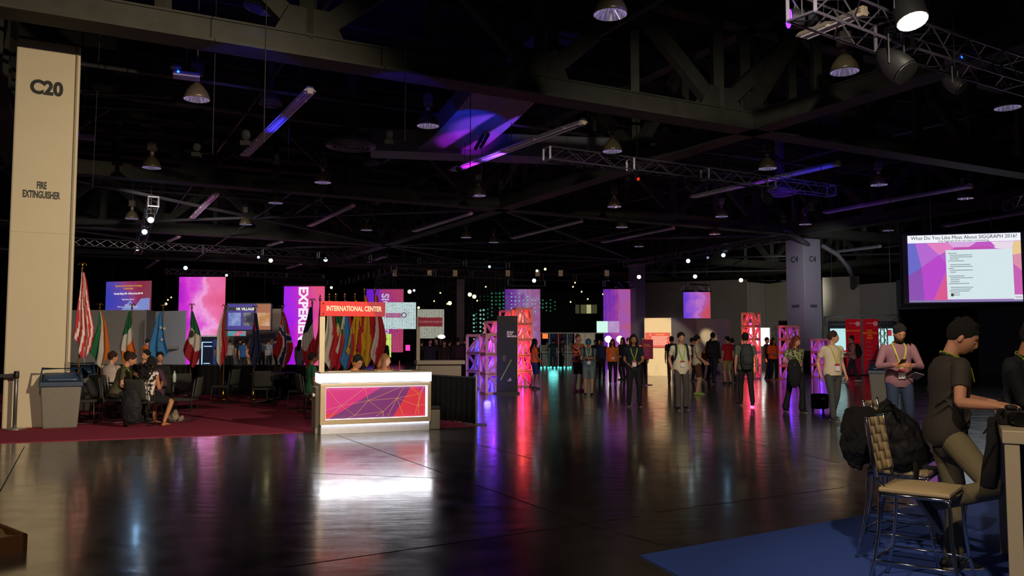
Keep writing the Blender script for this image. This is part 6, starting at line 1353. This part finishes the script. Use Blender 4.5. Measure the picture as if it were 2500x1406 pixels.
chair(-7.70, 16.1, R(-70), 'dark upholstered chair under the person in the olive tee shirt')
chair(-6.95, 15.6, R(-12), 'dark upholstered chair under the person in the white floral top')
chair(-8.62, 17.6, R(-15), 'dark upholstered chair under the person in the white shirt')
chair(-7.35, 17.0, R(165), 'dark upholstered chair under the person in the purple cardigan')
chair(-8.55, 18.3, R(-100), 'dark upholstered chair under the hidden dark-haired person')
chair(-8.1, 18.9, R(-150), 'dark upholstered chair at the back of the seated group')
chair(-8.05, 18.1, R(160), 'dark upholstered chair under the person with the lit face')
chair(cx(452, 16.3), 16.3, R(98), 'empty chair right of the seated group, nearest one')
chair(cx(430, 18.4), 18.4, R(60), 'empty chair piled with bags behind the nearest empty one')
chair(cx(552, 21.0), 21.0, R(80), 'empty chair at the left of the dark round table')
chair(cx(648, 20.0), 20.0, R(10), 'empty chair in front of the dark round table')
chair(cx(680, 23.2), 23.2, R(180), 'empty chair behind the dark round table')
chair(cx(742, 19.0), 19.0, R(70), 'chair cut off by the left side of the reception desk')
chair(cx(768, 16.2), 16.9, R(40), 'chair frame seen at the foot of the reception desk side')
chair(cx(764, 18.2), 18.2, R(-60), 'dark upholstered chair under the person in the green shirt')
for nm_, u in (('orange tee attendant', .76), ('blonde attendant', 1.33)):
    p = Md @ Vector((u, 1.05, 0)); chair(p.x, p.y, rz + PI if False else R(-145), 'dark upholstered chair under the ' + nm_)
def round_table(x, y, r_, label):
    o = empty('round_table', (x, y, 0), 0, label, 'table'); m = MB(); m.lathe([(r_ - .01, .71), (r_, .72), (r_, .74), (r_ - .01, .75)], seg=28); m.build('tabletop', mat('#232326', .35, coat=.3), o)
    m = MB(); m.tube([(0, 0, .03), (0, 0, .71)], .035, 10); m.build('pedestal', blk, o); m = MB()
    for k_ in range(4): a_ = k_ * PI / 2 + .4; m.tube([(0, 0, .06), (.3 * math.cos(a_), .3 * math.sin(a_), .02)], [.03, .018], 6)
    m.build('foot', blk, o); return o
round_table(cx(655, 21.4), 21.4, .46, 'dark round table near the back drape')
round_table(cx(335, 17.6), 17.1, .30, 'small dark round table hidden among the seated group')
round_table(cx(690, 22.4), 22.3, .40, 'second dark round table with a bottle-high glint at the drape')
m = MB(); m.lathe([(.035, 0), (.036, .12), (.03, .17), (.013, .2), (.013, .23)], seg=12); tag(m.build('water_bottle', mat('#c8d8d0', .15, alpha=.75), loc=(-7.75 + .8, 16.95, .75), smooth=True), 'clear water bottle on the round table of the seated group', 'bottle')
bagm = mat('#15161a', .8, noise=.3, bump=.3)
CT = bpy.data.textures.new('crumple', 'CLOUDS'); CT.noise_scale = .09
def crumple(o, st=.03):
    d = o.modifiers.new('d', 'DISPLACE'); d.texture = CT; d.strength = st; d.mid_level = .5; d.texture_coords = 'LOCAL'; return o
def soft(name, c, pts, rad, m_, label, cat, vox=.012, extra=None):
    b = MB(); b.tube(pts, rad, 12)
    if extra: extra(b)
    return tag(crumple(b.build(name, m_, loc=c, vox=vox, smooth=True)), label, cat)
soft('jacket', (-8.22, 15.78, .47), [(-.12, 0, .06), (0, .02, .2), (.06, .05, .34), (.2, .05, .1)], [(.1, .12), (.14, .14), (.1, .1), (.08, .1)], bagm, 'black jacket heaped on the chair at the left of the group', 'jacket')
soft('backpack', (-6.98, 15.12, .30), [(0, 0, -.15), (.02, -.02, .1), (0, 0, .38)], [(.16, .1), (.2, .12), (.13, .08)], bagm, 'black backpack hanging on the chair back of the floral top', 'backpack')
soft('handbag', (cx(408, 15.9), 16.2, .0), [(0, 0, .07), (.1, 0, .14), (.2, 0, .08)], [(.09, .1), (.12, .13), (.08, .09)], mat('#8a7c70', .7, noise=.5, nscale=14), 'pale patterned bag on the carpet beside the bare foot', 'bag')
soft('tote_bag', (cx(420, 18.4), 18.4, .47), [(-.1, 0, .06), (.05, 0, .14), (.15, 0, .06)], [(.1, .12), (.14, .14), (.08, .1)], mat('#26221e', .9), 'dark tote heaped on the chair right of the purple cardigan', 'bag')
# ================================================================ BAR STOOLS, HIGH TABLE
cream = mat('#c4ae86', .55, noise=.05, bump=.05); strapm = mat('#c9b48c', .6, noise=.05)
_st = []
def stool(x, y, rz, label):
    if _st: return dup(_st[0], (x, y, 0), rz, label)
    o = empty('bar_stool', (x, y, 0), rz, label, 'bar stool', 'chrome bar stools with cream seats'); Z = .66
    m = MB(); m.grid(lambda u, v: Vector(((u - .5) * .425, (v - .5) * .405, Z - .006 + .022 * (1 - (2*u - 1)**4) * (1 - (2*v - 1)**4))), 14, 14)
    m.b2((-.215, -.205, Z - .03), (.215, .205, Z - .002)); m.build('seat', cream, o, smooth=False, bevel=.009)
    m = MB(); 
    for sx in (-1, 1): m.tube([(sx * .2, -.20, Z - .045), (sx * .2, .20, Z - .045)], .011, 8)
    m.tube([(-.2, .20, Z - .045), (.2, .20, Z - .045)], .011, 8); m.tube([(-.2, -.20, Z - .045), (.2, -.20, Z - .045)], .011, 8); m.build('seat_frame', chrome, o, smooth=True)
    for sx in (-1, 1):
        m = MB(); m.tube([(sx * .19, .15, Z - .04), (sx * .205, .195, Z - .06), (sx * .208, .20, Z - .1), (sx * .212, .205, .40), (sx * .225, .225, .2), (sx * .245, .26, .012)], .0115, 8); m.build('leg', chrome, o, smooth=True)
        m = MB(); m.tube([(sx * .19, -.15, Z - .04), (sx * .205, -.195, Z - .06), (sx * .208, -.20, Z - .1), (sx * .212, -.205, .40), (sx * .225, -.235, .2), (sx * .245, -.28, .012)], .0115, 8); m.build('leg', chrome, o, smooth=True)
        m = MB(); m.tube([(sx * .17, -.16, Z - .03), (sx * .185, -.215, Z + .04), (sx * .195, -.235, Z + .12), (sx * .2, -.27, Z + .40)], .0105, 8); m.build('back_upright', chrome, o, smooth=True)
    m = MB(); yb = lambda t: -.212 - .0
    z0 = .20
    m.tube([(-.225, .228, z0), (0, .245, z0 + .0), (.225, .228, z0)], .009, 8); m.tube([(-.225, -.238, z0), (.225, -.238, z0)], .009, 8)
    for sx in (-1, 1): m.tube([(sx * .225, -.238, z0), (sx * .225, .228, z0)], .009, 8)
    m.build('foot_ring', chrome, o, smooth=True)
    # woven back: vertical and horizontal straps curved to the back
    m = MB(); zb0, zb1 = Z + .075, Z + .415
    def bp(u, v): return Vector(((u - .5) * .42, -.232 - .05 * v - .045 * math.cos((u - .5) * PI) + .02, zb0 + (zb1 - zb0) * v))
    nv, nh = 7, 6
    for i in range(nv):
        def f(u, v, i=i): p = bp((i + 0.02 + u * .96) / nv, v); p.y += .0024 * math.sin(v * nh * PI + i * PI); return p
        m.grid(f, 2, 36)
    for j in range(nh):
        def f(u, v, j=j): p = bp(u, (j + .02 + v * .96) / nh); p.y += .0024 * math.sin(u * nv * PI + (j + 1) * PI); return p
        m.grid(f, 36, 2)
    m.build('woven_backrest', strapm, o, smooth=True, solid=.003)
    m = MB()
    for sx in (-1, 1): m.tube([bp(.5 + sx * .5, 0) + Vector((0, -.004, -.01)), bp(.5 + sx * .5, .5) + Vector((0, -.004, 0)), bp(.5 + sx * .5, 1) + Vector((0, -.004, .008))], .0105, 8)
    m.tube([bp(u_, 0) + Vector((0, 0, -.008)) for u_ in (0, .25, .5, .75, 1)], .008, 8); m.build('back_frame', chrome, o, smooth=True)
    m = MB()
    for sx in (-1, 1):
        for z_, y_ in ((Z - .045, .2), (zb1 + .012, None)):
            c_ = (sx * .2, y_, z_) if y_ else bp(.5 + sx * .5, 1) + Vector((0, -.004, .012)); m.ell(c_, .013, 8, 6)
    m.build('end_cap', chrome, o, smooth=True)
    for sx in (-1, 1):
        for sy in (-.28, .26): m = MB(); m.lathe([(.015, 0), (.013, .018)], c=(sx * .245, sy, 0), seg=10); m.build('foot_cap', blk, o)
    _st.append(o); return o
stool(2.62, 5.32, R(-128), 'nearest bar stool with an empty cream seat at the lower right')
stool(2.89, 6.12, R(-128), 'middle bar stool holding the black backpack')
stool(3.26, 6.86, R(-128), 'farthest bar stool, mostly hidden by the backpack and the person in the charcoal polo')
# high table
tt = mat('#b9ab90', .5, noise=.04); TA = A(2446, 1050, 4.72); d1 = Vector((.49, .87, 0)).normalized(); 
o = empty('high_table', (TA.x, TA.y, 0), R(-29), 'tall cream table at the right edge with the camera on it', 'table'); TW, TL = 1.1, 1.75
m = MB(); m.b2((0, 0, 1.0), (TW, TL, 1.075)); m.build('tabletop', tt, o, bevel=.006)
for ax_, ay_ in ((0, 0), (0, TL - .09), (TW - .09, 0), (TW - .09, TL - .09)): m = MB(); m.b2((ax_ + .01, ay_ + .01, .012), (ax_ + .085, ay_ + .085, 1.0)); m.build('leg', tt, o, bevel=.004)
MT = Matrix.Translation((TA.x, TA.y, 0)) @ Matrix.Rotation(R(-29), 4, 'Z')
# camera on the table
cpos = A(2474, 1022, 4.98); o = empty('camera', (cpos.x, cpos.y, 1.076), R(-12), 'black camera lying on the table corner with its strap hanging down', 'camera')
m = MB(); m.b2((-.075, -.0, .0), (.075, .065, .09)); m.b2((-.03, .0, .09), (.03, .06, .12)); m.build('body', mat('#101010', .55, bump=.2), o, bevel=.012)
m = MB(); m.lathe([(.036, 0), (.038, .03), (.040, .06), (.042, .1), (.038, .105)], c=(0, 0, .046), seg=22, M=Matrix.Rotation(PI/2, 3, 'X')); m.build('lens', mat('#0a0a0b', .3), o)
m = MB(); m.lathe([(.012, 0), (.012, .012)], c=(.05, .03, .09), seg=12); m.lathe([(.014, 0), (.014, .01)], c=(-.052, .03, .09), seg=12); m.build('dial', mat('#3a3a3c', .3, .5), o)
m = MB(); im = Matrix.Rotation(R(12), 3, 'Z'); L0 = Vector((cpos.x, cpos.y, 1.076)); 
def lc(px, py, Y_): return im @ (A(px, py, Y_) - L0)
ps = [Vector((-.075, .03, .07)), lc(2452, 1002, 4.95), lc(2438, 1015, 4.9), lc(2420, 1035, 4.86), lc(2402, 1058, 4.84)]
for a_, b_ in zip(ps[:-1], ps[1:]): m.bar(a_, b_, .028, .004, up=(1, .3, 0))
m.build('strap', mat('#0c0c0e', .7), o)
# hanging dark pouch beside the table leg
m = MB(); p = A(2425, 1085, 5.15); m.tube([(0, 0, .16), (.0, 0, .0), (-.02, 0, -.16), (-.04, 0, -.26)], [(.03, .02), (.045, .03), (.06, .035), (.055, .02)], 10); m.tube([(0, 0, .14), (.03, -.02, .2), (.06, .02, .22)], .008, 6)
tag(m.build('dangling_cloth', mat('#0c0c0f', .9, noise=.3), loc=p, smooth=True), 'black cloth dangling from the table corner beside the front leg', 'cloth')
# black backpack standing on the middle stool
bc = A(2200, 1138, 6.0); b = MB(); bz = .675
def q_(px, py, Y_=5.98): return A(px, py, Y_)
b.tube([q_(2212, 1120), q_(2205, 1085), q_(2190, 1045), q_(2172, 1012), q_(2162, 992)], [(.165, .14), (.17, .15), (.135, .14), (.09, .11), (.05, .06)], 14)
b.tube([q_(2145, 1105), q_(2150, 1050), q_(2158, 1000)], [(.06, .11), (.06, .11), (.04, .08)], 10)
b.tube([q_(2255, 1115), q_(2240, 1080), q_(2225, 1050)], [(.045, .08), (.05, .09), (.03, .06)], 10)
o = empty('backpack', (2.84, 5.98, bz), 0, 'large black backpack standing on the middle bar stool', 'backpack'); o2 = b.build('bag', mat('#0c0c0f', .75, noise=.4, nscale=14, bump=.5), None, vox=.009, smooth=True, sm=3); crumple(o2, .045)
o2.data.transform(Matrix.Translation((-2.84, -5.98, -bz))); o2.parent = o
m = MB(); m.tube([q_(2235, 1130, 5.82) , q_(2238, 1150, 5.80), q_(2236, 1180, 5.80)], [(.018, .008), (.02, .01), (.016, .006)], 8); s1 = m.build('strap', mat('#08080a', .8), None); s1.data.transform(Matrix.Translation((-2.84, -5.98, -bz))); s1.parent = o
m = MB(); m.tube([q_(2140, 1020, 5.85), q_(2150, 1000, 5.82), q_(2166, 985, 5.84), q_(2180, 990, 5.86), q_(2195, 1020, 5.83)], .016, 8); m.tube([q_(2158, 983, 5.9), q_(2165, 974, 5.9), q_(2175, 982, 5.9)], .01, 6)
s1 = m.build('carry_handle', mat('#08080a', .8), None, smooth=True); s1.data.transform(Matrix.Translation((-2.84, -5.98, -bz))); s1.parent = o
m = MB(); m.ell(q_(2150, 1013, 5.82), (.02, .012, .012), 8, 6); m.ell(q_(2142, 1014, 5.83), (.014, .01, .01), 8, 6); s1 = m.build('buckle', mat('#3c4448', .3), None); s1.data.transform(Matrix.Translation((-2.84, -5.98, -bz))); s1.parent = o
# jacket hung over the middle stool back
b = MB(); b.tube([q_(2122, 1010, 6.0), q_(2098, 1012, 6.0), q_(2088, 1050, 6.0), q_(2082, 1100, 6.0), q_(2090, 1140, 6.0)], [(.05, .16), (.06, .2), (.065, .22), (.055, .2), (.03, .1)], 12)
b.tube([q_(2105, 1010, 5.9), q_(2112, 1070, 5.9), q_(2108, 1120, 5.95)], [(.04, .1), (.06, .12), (.04, .08)], 10); b.tube([q_(2080, 1020, 6.1), q_(2070, 1060, 6.15), q_(2066, 1088, 6.15)], [(.04, .1), (.05, .1), (.02, .05)], 10)
tag(crumple(b.build('jacket', mat('#0c0d10', .9, noise=.4, nscale=10, bump=.4), vox=.009, smooth=True, sm=3), .06), 'black jacket draped over the back of the middle bar stool', 'jacket')
# ================================================================ FOREGROUND PEOPLE
# coordinates are local to the person: y forward, x to the right
fp = G(2322, 1392); fx_, fy_ = fp.x, fp.y
def wl_(face, x0, y0, px, py, Y_, k):
    """photo point at depth Y_ in the person's own unscaled frame"""
    p = A(px, py, Y_) - Vector((x0, y0, 0)); return (Matrix.Rotation(R(face), 3, 'Z') @ p) / k
fc, k1 = 98, 1.0
P1 = lambda px, py, Y_: wl_(fc, fx_, fy_, px, py, Y_, k1)
I = person(2330, 1390, fc, 'person in a charcoal polo shirt leaning on the high table, one knee bent', '#3a342f', '#746a50', 1.75, 'short', 'black', 'light', xy=(fx_, fy_), lean=.10, head=(22, 24), build=1.0,
    hands=(P1(2432, 985, 5.55), P1(2438, 992, 5.22)), poles=((-.3, -.6, -1), (.4, -.5, -1)), feet=((-.02, .02, .085), P1(2276, 1224, 5.40)), kneep=((0, 1, 0), (.05, 1, -.05)), footdir=(None, P1(2285, 1300, 5.38) - P1(2228, 1215, 5.36)),
    lan='#a0b828', badge=False, vox=.0058, hem=.86, cuff=.062, shoes='#222226', palm=((.6, 0, -1), (-.6, 0, -1)), curl=.7)
fc2 = -62; x2, y2 = (2500 - 1250) / F * 6.05, 6.05; P2 = lambda px, py, Y_: wl_(fc2, x2, y2, px, py, Y_, 1.0)
person(2490, 0, 150, 'person in a dark navy shirt at the right edge behind the high table', '#10141c', '#1a2638', 1.74, 'short', 'black', 'tan', xy=((2484 - 1250) / F * 6.25, 6.25), lean=.10, head=(-16, 20), lan='#a0b828', badge=False, vox=.0065,
    hands=((-.10, .36, 1.18), (.16, .40, 1.14)), poles=((-.8, -.5, -.8), (.8, -.5, -.8)), sleeve='rolled', hem=.84, palm=((.4, .4, -1), (-.4, .4, -1)), curl=.8)
# ================================================================ FINISH: bake modifiers into the meshes
bpy.context.view_layer.update(); dg = bpy.context.evaluated_depsgraph_get(); todo = []
for o in list(C.objects):
    if o.type == 'MESH' and o.modifiers and o.data.users == 1:
        todo.append((o, bpy.data.meshes.new_from_object(o.evaluated_get(dg), preserve_all_data_layers=False, depsgraph=dg)))
for o, me in todo: o.modifiers.clear(); o.data = me
